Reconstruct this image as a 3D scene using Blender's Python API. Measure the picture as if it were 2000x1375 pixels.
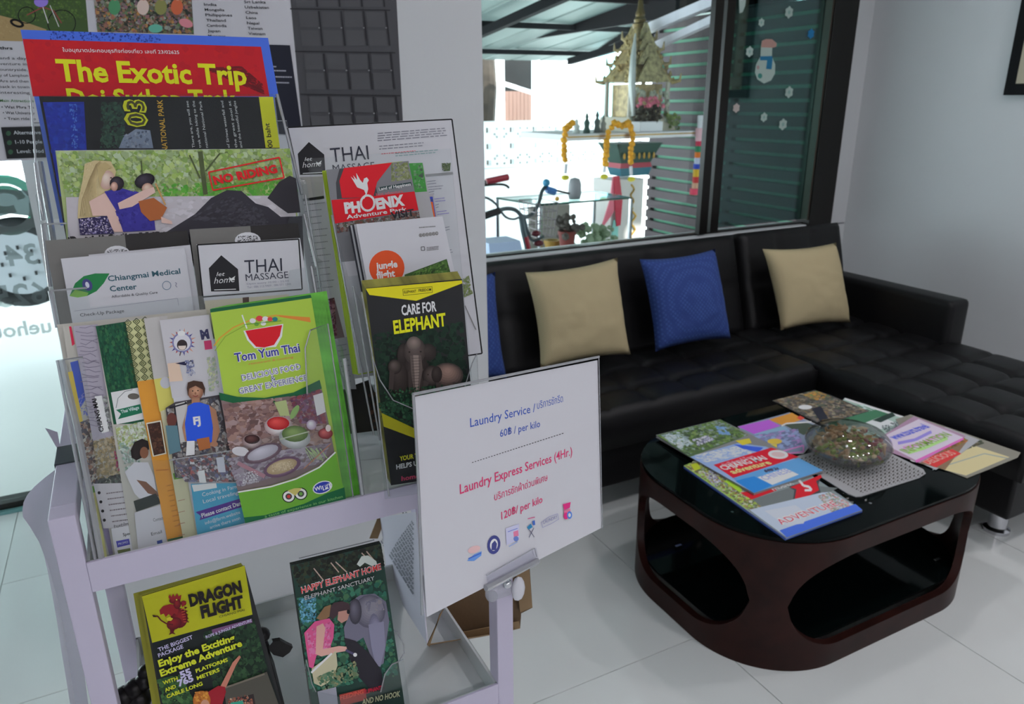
import bpy, bmesh, math, random
from mathutils import Vector, Matrix, noise
from mathutils.geometry import tessellate_polygon
random.seed(7)
S = bpy.context.scene
for o in list(bpy.data.objects): bpy.data.objects.remove(o)
C = S.collection

# ---------------------------------------------------------------- camera
PIT, ROL, AZ, FPX, EYE = math.radians(18.774), math.radians(-0.463), math.radians(62.98), 1444.93, 1.43
FW = Vector((math.cos(AZ)*math.cos(PIT), math.sin(AZ)*math.cos(PIT), -math.sin(PIT)))
_r = Vector((math.sin(AZ), -math.cos(AZ), 0)); _u = _r.cross(FW)
RT = _r*math.cos(ROL) + _u*math.sin(ROL); UP = -_r*math.sin(ROL) + _u*math.cos(ROL)
CAM = Vector((0, 0, EYE))
cd = bpy.data.cameras.new('camera'); co = bpy.data.objects.new('camera', cd); C.objects.link(co)
co.matrix_world = Matrix.Translation(CAM) @ Matrix((RT, UP, -FW)).transposed().to_4x4()
cd.sensor_width = 36; cd.lens = FPX/2000*36; cd.clip_start = .02
cd.dof.use_dof = True; cd.dof.focus_distance = .78; cd.dof.aperture_fstop = 12
S.camera = co

# ---------------------------------------------------------------- world, sun, lamps, exposure
W = bpy.data.worlds.new('world'); S.world = W; W.use_nodes = True
W.node_tree.nodes['Background'].inputs[0].default_value = (.80, .93, 1, 1)
W.node_tree.nodes['Background'].inputs[1].default_value = 3.0
def light(name, kind, loc, rot, e, col=(1, 1, 1), size=(1, 1)):
    l = bpy.data.lights.new(name, kind); l.energy = e; l.color = col
    if kind == 'AREA': l.shape = 'RECTANGLE'; l.size, l.size_y = size
    o = bpy.data.objects.new(name, l); C.objects.link(o); o.location = loc; o.rotation_euler = rot; return o
sun = light('sun', 'SUN', (0, -4, 9), (math.radians(33), math.radians(18), 0), 5, (1, .97, .92)); sun.data.angle = .02
for k, (x, y) in enumerate(((-1.3, -1.8), (-.5, -1.9), (.4, -1.9), (1.4, -1.8), (2.4, -1.5), (3.0, .6), (1.5, .5), (2.3, 1.6))):
    lp = light('ceiling_lamp', 'AREA', (x, y, 2.64), (0, 0, 0), (3.6, 3.5, 3.4, 3.5, 4.0, 3.4, 2.6, 2.4)[k], (1, .95, .99), (.16, .16)); lp.data.shape = 'DISK'
S.view_settings.view_transform = 'Standard'; S.view_settings.look = 'None'
S.view_settings.exposure = 1.27; S.view_settings.gamma = 1; S.view_settings.use_curve_mapping = False

# ---------------------------------------------------------------- helpers
def plane_y(y0, z0=0., k=0.): return (Vector((0, y0, z0)), Vector((0, -1, k)).normalized())
def plane_z(z): return (Vector((0, 0, z)), Vector((0, 0, 1)))
def plane_x(x): return (Vector((x, 0, 0)), Vector((-1, 0, 0)))
def at(u, v, pl):                      # the point of a world plane that a photo pixel looks at
    d = FW + RT*(u-1000)/FPX - UP*(v-687.5)/FPX
    return CAM + d*((pl[0]-CAM).dot(pl[1])/d.dot(pl[1]))
def lin(c):
    return tuple((x/12.92 if x <= .04045 else ((x+.055)/1.055)**2.4) for x in (k/255 for k in c))
def rgb(r, g, b): return lin((r, g, b))
def pc(r, g, b, e=.64):                # printed colour from its look under the room's light
    return tuple(min(.84, x/e) for x in lin((r, g, b)))
MATS = {}
def mat(name, col=(.5, .5, .5), rough=.5, metal=0., bump=0., bscale=200., var=0., vscale=8., spec=.5, coat=0.):
    if name in MATS: return MATS[name]
    m = bpy.data.materials.new(name); m.use_nodes = True; MATS[name] = m
    nt = m.node_tree; b = nt.nodes['Principled BSDF']
    b.inputs['Base Color'].default_value = (*col, 1); b.inputs['Roughness'].default_value = rough
    b.inputs['Metallic'].default_value = metal; b.inputs['Specular IOR Level'].default_value = spec
    b.inputs['Coat Weight'].default_value = coat
    tc = nt.nodes.new('ShaderNodeTexCoord')
    if var:
        n = nt.nodes.new('ShaderNodeTexNoise'); n.inputs['Scale'].default_value = vscale; n.inputs['Detail'].default_value = 5
        r = nt.nodes.new('ShaderNodeValToRGB')
        r.color_ramp.elements[0].position = .3; r.color_ramp.elements[1].position = .7
        r.color_ramp.elements[0].color = (*[x*(1-var) for x in col], 1); r.color_ramp.elements[1].color = (*[min(1, x*(1+var)) for x in col], 1)
        nt.links.new(tc.outputs['Object'], n.inputs[0]); nt.links.new(n.outputs[0], r.inputs[0]); nt.links.new(r.outputs[0], b.inputs['Base Color'])
    if bump:
        n = nt.nodes.new('ShaderNodeTexNoise'); n.inputs['Scale'].default_value = bscale
        bp = nt.nodes.new('ShaderNodeBump'); bp.inputs['Strength'].default_value = bump; bp.inputs['Distance'].default_value = .002
        nt.links.new(tc.outputs['Object'], n.inputs[0]); nt.links.new(n.outputs[0], bp.inputs['Height']); nt.links.new(bp.outputs[0], b.inputs['Normal'])
    return m
def clear(name, tint=(1, 1, 1), gloss=.5, rough=.02, base=0.04, milk=0.):
    m = bpy.data.materials.new(name); m.use_nodes = True; MATS[name] = m
    nt = m.node_tree; nt.nodes.clear()
    out = nt.nodes.new('ShaderNodeOutputMaterial'); mx = nt.nodes.new('ShaderNodeMixShader')
    t = nt.nodes.new('ShaderNodeBsdfTransparent'); g = nt.nodes.new('ShaderNodeBsdfGlossy'); fr = nt.nodes.new('ShaderNodeLayerWeight')
    ma = nt.nodes.new('ShaderNodeMath'); ma.operation = 'MULTIPLY_ADD'; ma.inputs[1].default_value = gloss; ma.inputs[2].default_value = base
    fr.inputs[0].default_value = .35; t.inputs[0].default_value = (*tint, 1); g.inputs['Roughness'].default_value = rough
    nt.links.new(fr.outputs['Fresnel'], ma.inputs[0]); nt.links.new(ma.outputs[0], mx.inputs[0])
    nt.links.new(t.outputs[0], mx.inputs[1]); nt.links.new(g.outputs[0], mx.inputs[2]); nt.links.new(mx.outputs[0], out.inputs[0])
    if milk:
        df = nt.nodes.new('ShaderNodeBsdfDiffuse'); df.inputs[0].default_value = (.8, .8, .84, 1); m2 = nt.nodes.new('ShaderNodeMixShader'); m2.inputs[0].default_value = milk
        nt.links.new(mx.outputs[0], m2.inputs[1]); nt.links.new(df.outputs[0], m2.inputs[2]); nt.links.new(m2.outputs[0], out.inputs[0])
    return m
def printmat():
    m = mat('printed_ink', rough=.5, spec=.22); nt = m.node_tree
    a = nt.nodes.new('ShaderNodeAttribute'); a.attribute_name = 'Col'
    nt.links.new(a.outputs['Color'], nt.nodes['Principled BSDF'].inputs['Base Color']); return m
INK = printmat()
ACR = clear('clear_acrylic', (.95, .965, .965), .28, .02, .012); AEDGE = clear('polished_acrylic_edge', (.6, .63, .67), .55, .12, .25, .25)
GLASS = clear('window_glass', (.97, .99, .985), .22, .02, .0); TINT = clear('tinted_window_glass', (.36, .53, .52), .5, .02, .05)

def link(name, me, m=None, parent=None, loc=None):
    o = bpy.data.objects.new(name, me); C.objects.link(o)
    if m and me is not None and len(me.materials) == 0:
        for x in (m if isinstance(m, (list, tuple)) else [m]): me.materials.append(x)
    if parent: o.parent = parent
    if loc is not None: o.location = loc
    return o
def tag(o, label, cat, group=None, kind=None):
    if label: o['label'] = label
    if cat: o['category'] = cat
    if group: o['group'] = group
    if kind: o['kind'] = kind
    return o
def struct(o): o['kind'] = 'structure'; return o
def empty(name, loc, label, cat, group=None):
    o = bpy.data.objects.new(name, None); C.objects.link(o); o.location = loc; o.empty_display_size = .05
    return tag(o, label, cat, group)
def obj(name, bm, m, parent=None, smooth=False, origin=None):
    bmesh.ops.recalc_face_normals(bm, faces=bm.faces)
    org = Vector(origin) if origin is not None else (parent.location.copy() if parent and not parent.parent else Vector((0, 0, 0)))
    if parent and parent.parent: org = parent.location + parent.parent.location
    if parent is None and origin is None and len(bm.verts):
        xs = [v.co for v in bm.verts]
        org = Vector((sum(v.x for v in xs)/len(xs), sum(v.y for v in xs)/len(xs), min(v.z for v in xs)))
    for v in bm.verts: v.co -= org
    me = bpy.data.meshes.new(name); bm.to_mesh(me); bm.free()
    if smooth:
        for p in me.polygons: p.use_smooth = True
        if smooth != 'all': me.set_sharp_from_angle(angle=math.radians(40))
    o = link(name, me, m, parent)
    if parent is None: o.location = org
    return o
def box(bm, a, b, bev=0.):
    a = Vector(a); b = Vector(b)
    r = bmesh.ops.create_cube(bm, size=1)
    bmesh.ops.scale(bm, vec=b-a, verts=r['verts']); bmesh.ops.translate(bm, vec=(a+b)/2, verts=r['verts'])
    if bev:
        es = list({e for v in r['verts'] for e in v.link_edges})
        bmesh.ops.bevel(bm, geom=es, offset=bev, segments=3, affect='EDGES', profile=.6)
    return bm
def nb(): return bmesh.new()
def bx(a, b, bev=0.): return box(nb(), a, b, bev)
def prism(bm, pts, off):               # polygon of 3-D points extruded by a vector
    n = len(pts); off = Vector(off)
    a = [bm.verts.new(p) for p in pts]; b = [bm.verts.new(Vector(p)+off) for p in pts]
    tri = tessellate_polygon([[Vector(p) for p in pts]]) if n > 4 else None
    if n <= 4: bm.faces.new(a); bm.faces.new(b[::-1])
    else:
        for t in tri: bm.faces.new([a[i] for i in t]); bm.faces.new([b[i] for i in t[::-1]])
    for i in range(n):
        j = (i+1) % n; bm.faces.new((a[i], b[i], b[j], a[j]))
    return bm
def tube(bm, pts, r, n=8, closed=False, cap=True):
    pts = [Vector(p) for p in pts]; m = len(pts); rings = []
    rr = r if isinstance(r, (list, tuple)) else [r]*m
    up = None
    for i in range(m):
        if closed: d = pts[(i+1) % m]-pts[i-1]
        else: d = pts[min(i+1, m-1)]-pts[max(i-1, 0)]
        d.normalize()
        if up is None: up = d.orthogonal().normalized()
        up = (up-d*up.dot(d)).normalized(); s = d.cross(up)
        rings.append([bm.verts.new(pts[i]+(up*math.cos(t)+s*math.sin(t))*rr[i]) for t in (2*math.pi*k/n for k in range(n))])
    for i in range(m if closed else m-1):
        a, b = rings[i], rings[(i+1) % m]
        for k in range(n): bm.faces.new((a[k], a[(k+1) % n], b[(k+1) % n], b[k]))
    if cap and not closed: bm.faces.new(rings[0][::-1]); bm.faces.new(rings[-1])
    return bm
def lathe(bm, prof, c, n=32):
    c = Vector(c); rings = []
    for r, z in prof:
        if r < 1e-6: rings.append([bm.verts.new(c+Vector((0, 0, z)))])
        else: rings.append([bm.verts.new(c+Vector((r*math.cos(2*math.pi*k/n), r*math.sin(2*math.pi*k/n), z))) for k in range(n)])
    for a, b in zip(rings, rings[1:]):
        for k in range(n):
            j = (k+1) % n
            if len(a) == 1 and len(b) == 1: continue
            if len(a) == 1: bm.faces.new((a[0], b[j], b[k]))
            elif len(b) == 1: bm.faces.new((a[k], a[j], b[0]))
            else: bm.faces.new((a[k], a[j], b[j], b[k]))
    return bm
def ball(bm, c, r, sub=1, sc=(1, 1, 1)):
    x = bmesh.ops.create_icosphere(bm, subdivisions=sub, radius=r)
    bmesh.ops.scale(bm, vec=sc, verts=x['verts']); bmesh.ops.translate(bm, vec=c, verts=x['verts']); return bm

# flat lettering: glyph outlines become thin print on a surface
_TX = {}
def glyphs(s, bold=0.):
    k = (s, bold)
    if k not in _TX:
        cu = bpy.data.curves.new('t', 'FONT'); cu.body = s; cu.size = 1; cu.offset = bold; cu.resolution_u = 2
        o = bpy.data.objects.new('t', cu); C.objects.link(o)
        me = o.to_mesh()
        V = [(v.co.x, v.co.y) for v in me.vertices]; F = [tuple(p.vertices) for p in me.polygons]
        o.to_mesh_clear(); bpy.data.objects.remove(o); bpy.data.curves.remove(cu)
        _TX[k] = (V, F, min((v[0] for v in V), default=0), max((v[0] for v in V), default=1))
    return _TX[k]
class Art:
    """printing on a plane; coordinates are read off the photograph (ox, oy, scale of the crop in use)"""
    def __init__(s, pl, crop=(0, 0, 1), lim=None):
        s.pl = pl; s.crop = crop; s.V = []; s.F = []; s.K = []; s.lay = 1.; s.lim = None; s.n = pl[1]
        if s.n.dot(CAM-pl[0]) < 0: s.n = -s.n
    def px(s, x, y): return (s.crop[0]+x*s.crop[2], s.crop[1]+y*s.crop[2])
    def p3(s, x, y): return at(*s.px(x, y), s.pl)
    def _add(s, pts, faces, col, dl=1.):
        b = len(s.V); s.V += [p+s.n*(s.lay*4e-5) for p in pts]
        for f in faces: s.F.append([b+i for i in f]); s.K.append(col)
        s.lay += dl
    def poly(s, pts, col, dl=1.):
        P = [s.p3(*p) for p in pts]
        if len(P) <= 4: s._add(P, [tuple(range(len(P)))], col, dl)
        else: s._add(P, tessellate_polygon([P]), col, dl)
    def rect(s, x0, y0, x1, y1, col, dx=0, dy=0):   # dx, dy: lean of the sides / of the top edge over the rect
        s.poly([(x0, y0), (x1, y0+dy), (x1+dx, y1+dy), (x0+dx, y1)], col)
    def ell(s, x, y, rx, ry, col, rot=0, n=18, dl=1., a0=0, a1=360):
        c, q = math.cos(math.radians(rot)), math.sin(math.radians(rot)); P = []
        for k in range(n):
            t = math.radians(a0+(a1-a0)*k/(n if a1-a0 == 360 else n-1)); X, Y = rx*math.cos(t), ry*math.sin(t)
            P.append((x+X*c-Y*q, y+X*q+Y*c))
        s.poly(P, col, dl)
    def orb(s, x, y, rx, ry, c0, c1, rot=0, ox=-.2, oy=-.25, n=7):      # ellipse printed with soft tones from rim colour to centre colour
        for i in range(n):
            t = i/(n-1); k = 1-.8*t; s.ell(x+ox*rx*t, y+oy*ry*t, rx*k, ry*k, tuple(a*(1-t)+b*t for a, b in zip(c0, c1)), rot, 16, .3)
        s.lay += 1
    def line(s, pts, w, col):
        for (x0, y0), (x1, y1) in zip(pts, pts[1:]):
            d = math.hypot(x1-x0, y1-y0) or 1; nx, ny = -(y1-y0)/d*w/2, (x1-x0)/d*w/2
            s.poly([(x0+nx, y0+ny), (x1+nx, y1+ny), (x1-nx, y1-ny), (x0-nx, y0-ny)], col, .02)
        s.lay += 1
    def splat(s, quad, cols, n, size, asp=1.):       # small patches of colour inside a quad (photograph printed on paper)
        (a, b, c, d) = quad
        def q(u, v):
            return (a[0]*(1-u)*(1-v)+b[0]*u*(1-v)+c[0]*u*v+d[0]*(1-u)*v, a[1]*(1-u)*(1-v)+b[1]*u*(1-v)+c[1]*u*v+d[1]*(1-u)*v)
        w = (math.dist(a, b)+math.dist(d, c))/2; h = (math.dist(a, d)+math.dist(b, c))/2
        mean = [sum(c[i] for c in cols)/len(cols) for i in range(3)]
        for _ in range(int(n*2.6)):
            u, v = random.random(), random.random(); r = size*.55*random.uniform(.3, 1.3); k = random.randint(4, 6); t0 = random.random()*6
            P = []
            for i in range(k):
                t = t0+2*math.pi*i/k; f = random.uniform(.6, 1.2)
                P.append(q(min(1, max(0, u+r*f*math.cos(t)*asp/w)), min(1, max(0, v+r*f*math.sin(t)/h))))
            ca, cb, w_ = random.choice(cols), random.choice(cols), random.random(); s.poly(P[:k], tuple(.75*(x*w_+y*(1-w_))+.25*m_ for x, y, m_ in zip(ca, cb, mean)), .012)
        s.lay += 1
    def text(s, t, a, b, h, col, bold=0., shear=0.):  # baseline from a to b, h = capital height
        V, F, x0, x1 = glyphs(t, bold)
        A, B = s.p3(*a), s.p3(*b); r = (B-A)/(x1-x0)
        up = s.n.cross(B-A).normalized(); hh = (s.p3(a[0], a[1]-h)-A).length/.7
        s._add([A+r*(x-x0+shear*y)+up*(y*hh) for x, y in V], F, col)
    def lines(s, a, b, n, dy, col, w=2., rag=.0, dx=0.):            # rows of print too small to read
        for i in range(n):
            x = a[0]+dx*i; k = 1-rag*random.random()
            ax, bx_ = (x, a[1]+dy*i), (x+(b[0]-a[0])*k, a[1]+dy*i+(b[1]-a[1])*k)
            t = 0
            while t < 1:
                l = random.uniform(.04, .12); e = min(1, t+l)
                s.line([(ax[0]+(bx_[0]-ax[0])*t, ax[1]+(bx_[1]-ax[1])*t), (ax[0]+(bx_[0]-ax[0])*e, ax[1]+(bx_[1]-ax[1])*e)], w, col); s.lay -= 1
                t = e+.02
        s.lay += 1
    def build(s, parent, name='cover_print'):
        org = parent.location if not parent.parent else parent.location+parent.parent.location
        me = bpy.data.meshes.new(name); me.from_pydata([v-org for v in s.V], [], s.F); me.update()
        ca = me.color_attributes.new('Col', 'FLOAT_COLOR', 'CORNER')
        for p, k in zip(me.polygons, s.K):
            for li in p.loop_indices: ca.data[li].color = (*k, 1)
        return link(name, me, INK, parent)
WHITE = mat('white_paper', (.645, .64, .685), .55)
def sheet(name, label, cat, pl, corners, th=.0006, m=None, group=None, parent=None):
    """flat printed paper whose corners are read off the photograph; th goes backwards"""
    n = pl[1] if pl[1].dot(CAM-pl[0]) > 0 else -pl[1]
    bm = prism(nb(), [at(*c, pl) for c in corners], -n*th)
    o = obj(name, bm, m or WHITE, parent)
    if parent is None: tag(o, label, cat, group)
    return o
# ---------------------------------------------------------------- room
XR, XL, YN, YB, ZC = 3.74, -2.4, -2.4, 3.0, 2.7
TILE = mat('porcelain_tile', rgb(224, 228, 226), .09, var=.03, vscale=2, spec=.5)
GROUT = mat('tile_grout', rgb(140, 142, 138), .8, bump=.2)
PAINT = mat('white_wall_paint', rgb(208, 210, 212), .6, bump=.15, bscale=90)
SKIRT = mat('grey_skirting', rgb(150, 150, 156), .4, bump=.05)
FRAME = mat('dark_bronze_aluminium', rgb(26, 24, 22), .35, .3, bump=.05)
FRAMEL = mat('bronze_edge', rgb(96, 88, 80), .35, .5, bump=.05)
floor = struct(obj('floor', bx((XL, YN, -.08), (XR, YB+.1, -.004)), GROUT, origin=(0, 0, 0)))
ts, g = .6, .0012
tbm = bx((g, g, -.006), (ts-g, ts-g, 0), .0008); tme = None
for i in range(-6, 5):
    for j in range(-6, 3):
        x, y = 1.26+ts*i, 1.289+ts*j
        if tme is None: t = obj('tile', tbm, TILE, floor); tme = t.data; t.location = (x, y, 0)
        else: t = link('tile', tme, None, floor, (x, y, 0))
struct(obj('ceiling', bx((XL, YN, ZC), (XR, YB+.1, ZC+.1)), PAINT))
struct(obj('wall_right', bx((XR, YN, 0), (XR+.12, YB+.1, ZC)), PAINT))
struct(obj('wall_left', bx((XL-.12, YN, 0), (XL, YB+.1, ZC)), PAINT))
struct(obj('wall_near', bx((XL, YN-.12, 0), (XR, YN, ZC)), PAINT))
FXL, FXR = at(1602, 187, plane_y(YB)).x, at(1650, 187, plane_y(YB)).x
bm = bx((.9, YB, 0), (XR, YB+.12, .728)); box(bm, (FXR, YB, .737), (XR, YB+.12, ZC)); box(bm, (XL, YB, 2.45), (FXR, YB+.12, ZC)); box(bm, (.3, YB, 0), (.9, YB+.12, 2.45))
struct(obj('wall_back', bm, PAINT))
CX0, CX1, CY = -.192, .893, 1.91
bm = prism(nb(), [(CX0, CY+.035, 0), (CX0+.033, CY, 0), (CX1, CY, 0), (CX1, CY+.3, 0), (CX0, CY+.3, 0)], (0, 0, ZC))
struct(obj('wall_center', bm, PAINT))
struct(obj('baseboard_center', bx((CX0+.03, CY-.012, 0), (CX1, CY, .075), .002), SKIRT))
struct(obj('baseboard_right', bx((XR-.012, YN, 0), (XR, YB, .09), .002), SKIRT))
struct(obj('trim_1', bx((.9, YB-.012, .728), (FXL, YB+.13, .748), .002), mat('pale_sill', rgb(225, 228, 230), .4, bump=.05)))
# window behind the sofa
def xw(u, v=187): return at(u, v, plane_y(YB)).x
win = struct(obj('window_1', bx((.9, YB+.03, .748), (FXR, YB+.07, .756)), FRAME, origin=(0, 0, 0)))
obj('frame_head', bx((.9, YB+.02, 2.40), (FXR, YB+.07, 2.45)), FRAME, win)
obj('outer_stile', bx((FXL+.012, YB-.02, .738), (FXR, YB+.08, 2.45), .003), FRAME, win)
obj('stile_edge', bx((FXL, YB-.01, .775), (FXL+.012, YB+.06, 2.40)), FRAMEL, win)
obj('sash_stile', bx((xw(1384), YB-.005, .756), (xw(1400), YB+.03, 2.40), .002), FRAME, win)
obj('sash_stile', bx((xw(1413), YB+.02, .756), (xw(1429), YB+.06, 2.40), .002), FRAME, win)
obj('clear_pane', bx((.9, YB+.05, .756), (xw(1412), YB+.054, 2.40)), GLASS, win)
obj('tinted_pane', bx((xw(1427), YB+.035, .775), (FXL, YB+.041, 2.40)), TINT, win)
# glazed door left of the pier with mirrored lettering
dr = struct(obj('door_1', bx((XL, YB+.0, 0), (.3, YB+.07, .035)), FRAME, origin=(0, 0, 0)))
obj('upper_track', bx((XL, YB+.0, 2.41), (.3, YB+.07, 2.45)), FRAME, dr)
obj('stile', bx((-.16, YB, .035), (-.10, YB+.06, 2.41)), FRAME, dr)
obj('threshold_strip', bx((XL, YB-.02, 0), (.3, YB, .012)), mat('teal_threshold', rgb(120, 170, 168), .3, bump=.05), dr)
obj('glass_pane', bx((XL, YB+.03, .035), (-.15, YB+.036, 2.41)), GLASS, dr)
LETTER = clear('frosted_grey_vinyl', (.5, .55, .53), .1, .5, .02, .25)
dpl = plane_y(YB+.028)
def mirrored(name, s, xr_px, v, h_px, label, bold=.02):
    V, F, x0, x1 = glyphs(s, bold); B = at(xr_px, v, dpl); k = (at(xr_px, v-h_px, dpl)-B).length/.72
    bm = nb(); vs = [bm.verts.new((B.x-(x-x0)*k, YB+.028, B.z+y*k)) for x, y in V]
    for f in F: bm.faces.new([vs[i] for i in f])
    bmesh.ops.solidify(bm, geom=bm.faces[:], thickness=.0008)
    tag(obj(name, bm, LETTER), label, 'lettering', 'vinyl lettering on the glass door')
mirrored('window_lettering', '34', 77, 514, 40, 'mirrored grey digits 34 on the glass door, upper row')
mirrored('window_lettering', '625', 95, 590, 42, 'mirrored grey digits 625 on the glass door, lower row')
mirrored('window_lettering', 'uehou', 102, 648, 28, 'mirrored small grey letters uehou on the glass door')
bm = nb()
G2 = clear('green_vinyl', (.12, .34, .27), .1, .5, .02, .2)
c0 = at(14, 402, dpl); pts = [Vector((c0.x+.085*math.cos(t)*(1-.07*t/6), c0.y, c0.z+.09*math.sin(t)*(1-.07*t/6))) for t in [k*.25-.9 for k in range(30)]]
tube(bm, pts, .015, 6); tube(bm, [Vector((c0.x+.045*math.cos(t), c0.y, c0.z+.02+.035*math.sin(t))) for t in [k*.4 for k in range(14)]], .013, 6)
bmesh.ops.scale(bm, vec=(1, .06, 1), verts=bm.verts, space=Matrix.Translation(-c0))
tag(obj('window_emblem', bm, G2), 'green swirled letter emblem stuck on the glass door above the digits', 'emblem')

# stickers on the tinted pane
SP = plane_y(YB+.032)
MINT = mat('pale_sticker', rgb(176, 196, 188), .6, bump=.05); BLUS = mat('blue_sticker', rgb(30, 130, 190), .5, bump=.05)
where = {'top': 0}
for u, v, r, lab, m in ((1541, 24, 11, 'largest pale snowflake sticker, at the top of the tinted pane', MINT), (1487, 44, 8, 'small pale snowflake sticker above the snowman sticker', MINT),
        (1464, 101, 10, 'pale snowflake sticker directly left of the snowman sticker', MINT), (1541, 180, 11, 'pale snowflake sticker below right of the snowman sticker', MINT),
        (1492, 229, 9, 'smaller of the two pale snowflake stickers side by side at the bottom', MINT), (1529, 243, 11, 'lowest pale snowflake sticker on the tinted pane', MINT),
        (1438, 211, 9, 'pinkish pale sticker beside the window stile', mat('pink_sticker', rgb(190, 178, 172), .6, bump=.05)), (1584, 66, 9, 'small blue snowflake sticker near the dark window frame', BLUS)):
    c = at(u, v, SP); R = r/FPX*(c-CAM).dot(FW); P = []
    for k in range(48):
        t = 2*math.pi*k/48; q = R*(.9+.1*math.cos(6*t)); P.append(c+Vector((q*math.sin(t), 0, q*math.cos(t))))
    o = obj('snowflake_sticker', prism(nb(), P, (0, -.001, 0)), m); tag(o, lab, 'sticker', 'snowflake stickers on the tinted pane')
    P = [c+Vector((.35*R*math.sin(t), -.0012, .35*R*math.cos(t))) for t in [k*math.pi/3 for k in range(6)]]
    obj('flake_centre', prism(nb(), P, (0, -.0004, 0)), mat('sticker_centre', rgb(140, 176, 168), .6, bump=.05) if m == MINT else m, o)
c = at(1449, 12, SP)
tag(obj('sticker', prism(nb(), [at(*q, SP) for q in ((1443, -14), (1458, -14), (1455, 12), (1450, 24), (1444, 26))], (0, -.001, 0)), MINT), 'pale elongated sticker at the top beside the window stile', 'sticker')
sn = sheet('snowman_sticker', 'snowman sticker with pinkish hat and blue scarf on the tinted pane', 'sticker', SP,
    [(1400+x*.1964, y*.1964) for x, y in ((440, 470), (450, 405), (490, 388), (550, 390), (595, 430), (590, 465), (552, 475), (548, 560), (580, 640), (578, 730), (540, 800), (470, 830), (405, 790), (380, 720), (392, 640), (435, 560))], .001, MINT)
A = Art((at(1500, 60, SP)+Vector((0, -.0002, 0)), SP[1]), (1400, 0, .1964))
A.poly([(440, 470), (450, 405), (490, 388), (550, 390), (595, 430), (590, 465), (552, 475)], rgb(190, 150, 140))
A.poly([(430, 560), (550, 556), (556, 590), (545, 690), (490, 685), (500, 600), (430, 600)], rgb(40, 120, 160))
A.ell(430, 755, 22, 26, rgb(70, 140, 130)); A.ell(410, 670, 14, 20, rgb(180, 150, 150)); A.build(sn)

# picture on the right wall
pb = at(1961, 186, plane_x(XR-.02)); pf = bx((XR-.03, pb.y-.75, pb.z), (XR-.002, pb.y, pb.z+.9), .003)
pic = tag(obj('picture_frame', pf, mat('black_frame', rgb(12, 12, 15), .6, bump=.1, spec=.15)), 'black framed picture hanging on the right wall', 'picture')
mnt = obj('mount', bx((XR-.033, pb.y-.70, pb.z+.05), (XR-.0302, pb.y-.05, pb.z+.85)), mat('beige_mount', rgb(180, 172, 150), .7, bump=.1), pic)
obj('printed_image', bx((XR-.0345, pb.y-.62, pb.z+.13), (XR-.0332, pb.y-.13, pb.z+.77)), mat('muted_print', rgb(110, 100, 84), .7, var=.5, vscale=9), mnt)

# ---------------------------------------------------------------- sectional sofa
LEA = mat('black_leather', rgb(13, 13, 15), .48, bump=.25, bscale=260, spec=.32)
CHR = mat('chrome', rgb(210, 210, 215), .12, 1.)
def cushion(c, U, V, N, nu, nv, th, tuft=.02, rnd=.03, res=10, two=False):
    """upholstered block: outer face at c + u*U + v*V, thickness th against N, seams on a grid of nu x nv cells"""
    c, U, V, N = map(Vector, (c, U, V, N)); N.normalize(); lu, lv = U.length, V.length; bm = nb()
    nx, ny = nu*res, nv*res; G = []
    for i in range(nx+1):
        row = []
        for j in range(ny+1):
            u, v = i/nx, j/ny
            p = (abs(math.sin(math.pi*u*nu))*abs(math.sin(math.pi*v*nv)))**.28
            d = min(u*lu, (1-u)*lu, v*lv, (1-v)*lv); e = max(0, 1-d/rnd)
            a_, b_ = (u*nu-round(u*nu))*lu/nu, (v*nv-round(v*nv))*lv/nv; h = -.013*math.exp(-(a_*a_+b_*b_)/.0004)*(1 if 0 < round(u*nu) < nu and 0 < round(v*nv) < nv else 0)-tuft*(1-p)*min(1, d/.05)-rnd*(1-math.sqrt(max(0, 1-e*e)))
            row.append(bm.verts.new(c+U*u+V*v+N*h))
        G.append(row)
    for i in range(nx):
        for j in range(ny): bm.faces.new((G[i][j], G[i+1][j], G[i+1][j+1], G[i][j+1]))
    bd = [G[i][0] for i in range(nx)]+[G[nx][j] for j in range(ny)]+[G[i][ny] for i in range(nx, 0, -1)]+[G[0][j] for j in range(ny, 0, -1)]
    lo = [bm.verts.new(v.co-N*((v.co-c).dot(N)+th)) for v in bd]
    for i in range(len(bd)):
        j = (i+1) % len(bd); bm.faces.new((bd[i], lo[i], lo[j], bd[j]))
    bm.faces.new(lo); return bm
sofa = empty('sectional_sofa', (2.1, 2.1, 0), 'black tufted leather corner sofa with chaise along the right wall', 'sofa')
obj('seat_cushion', cushion((.97, 1.93, .42), (1.40, 0, 0), (0, .52, 0), (0, 0, 1), 7, 3, .15), LEA, sofa, 'all')
obj('chaise_cushion', cushion((2.375, 1.12, .42), (.765, 0, 0), (0, 1.33, 0), (0, 0, 1), 4, 7, .15), LEA, sofa, 'all')
bm = bx((.97, 1.95, .11), (2.375, 2.6, .275), .012); obj('base', bm, LEA, sofa, True)
obj('chaise_base', bx((2.385, 1.14, .12), (3.13, 2.6, .275), .012), LEA, sofa, True)
bn = Vector((0, -.38, .12)).normalized()
obj('backrest', cushion((.97, 2.41, .40), (1.49, 0, 0), (0, .13, .445), bn, 6, 2, .14, .010, .03), LEA, sofa, 'all')
obj('backrest', cushion((2.475, 2.40, .40), (.66, 0, 0), (0, .13, .45), bn, 3, 2, .14, .010, .03), LEA, sofa, 'all')
obj('rear_panel', bx((.97, 2.55, .09), (3.13, 2.63, .60), .01), LEA, sofa, True)
obj('armrest', bx((3.06, 1.86, .09), (3.19, 2.56, .60), .028), LEA, sofa, True)
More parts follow.
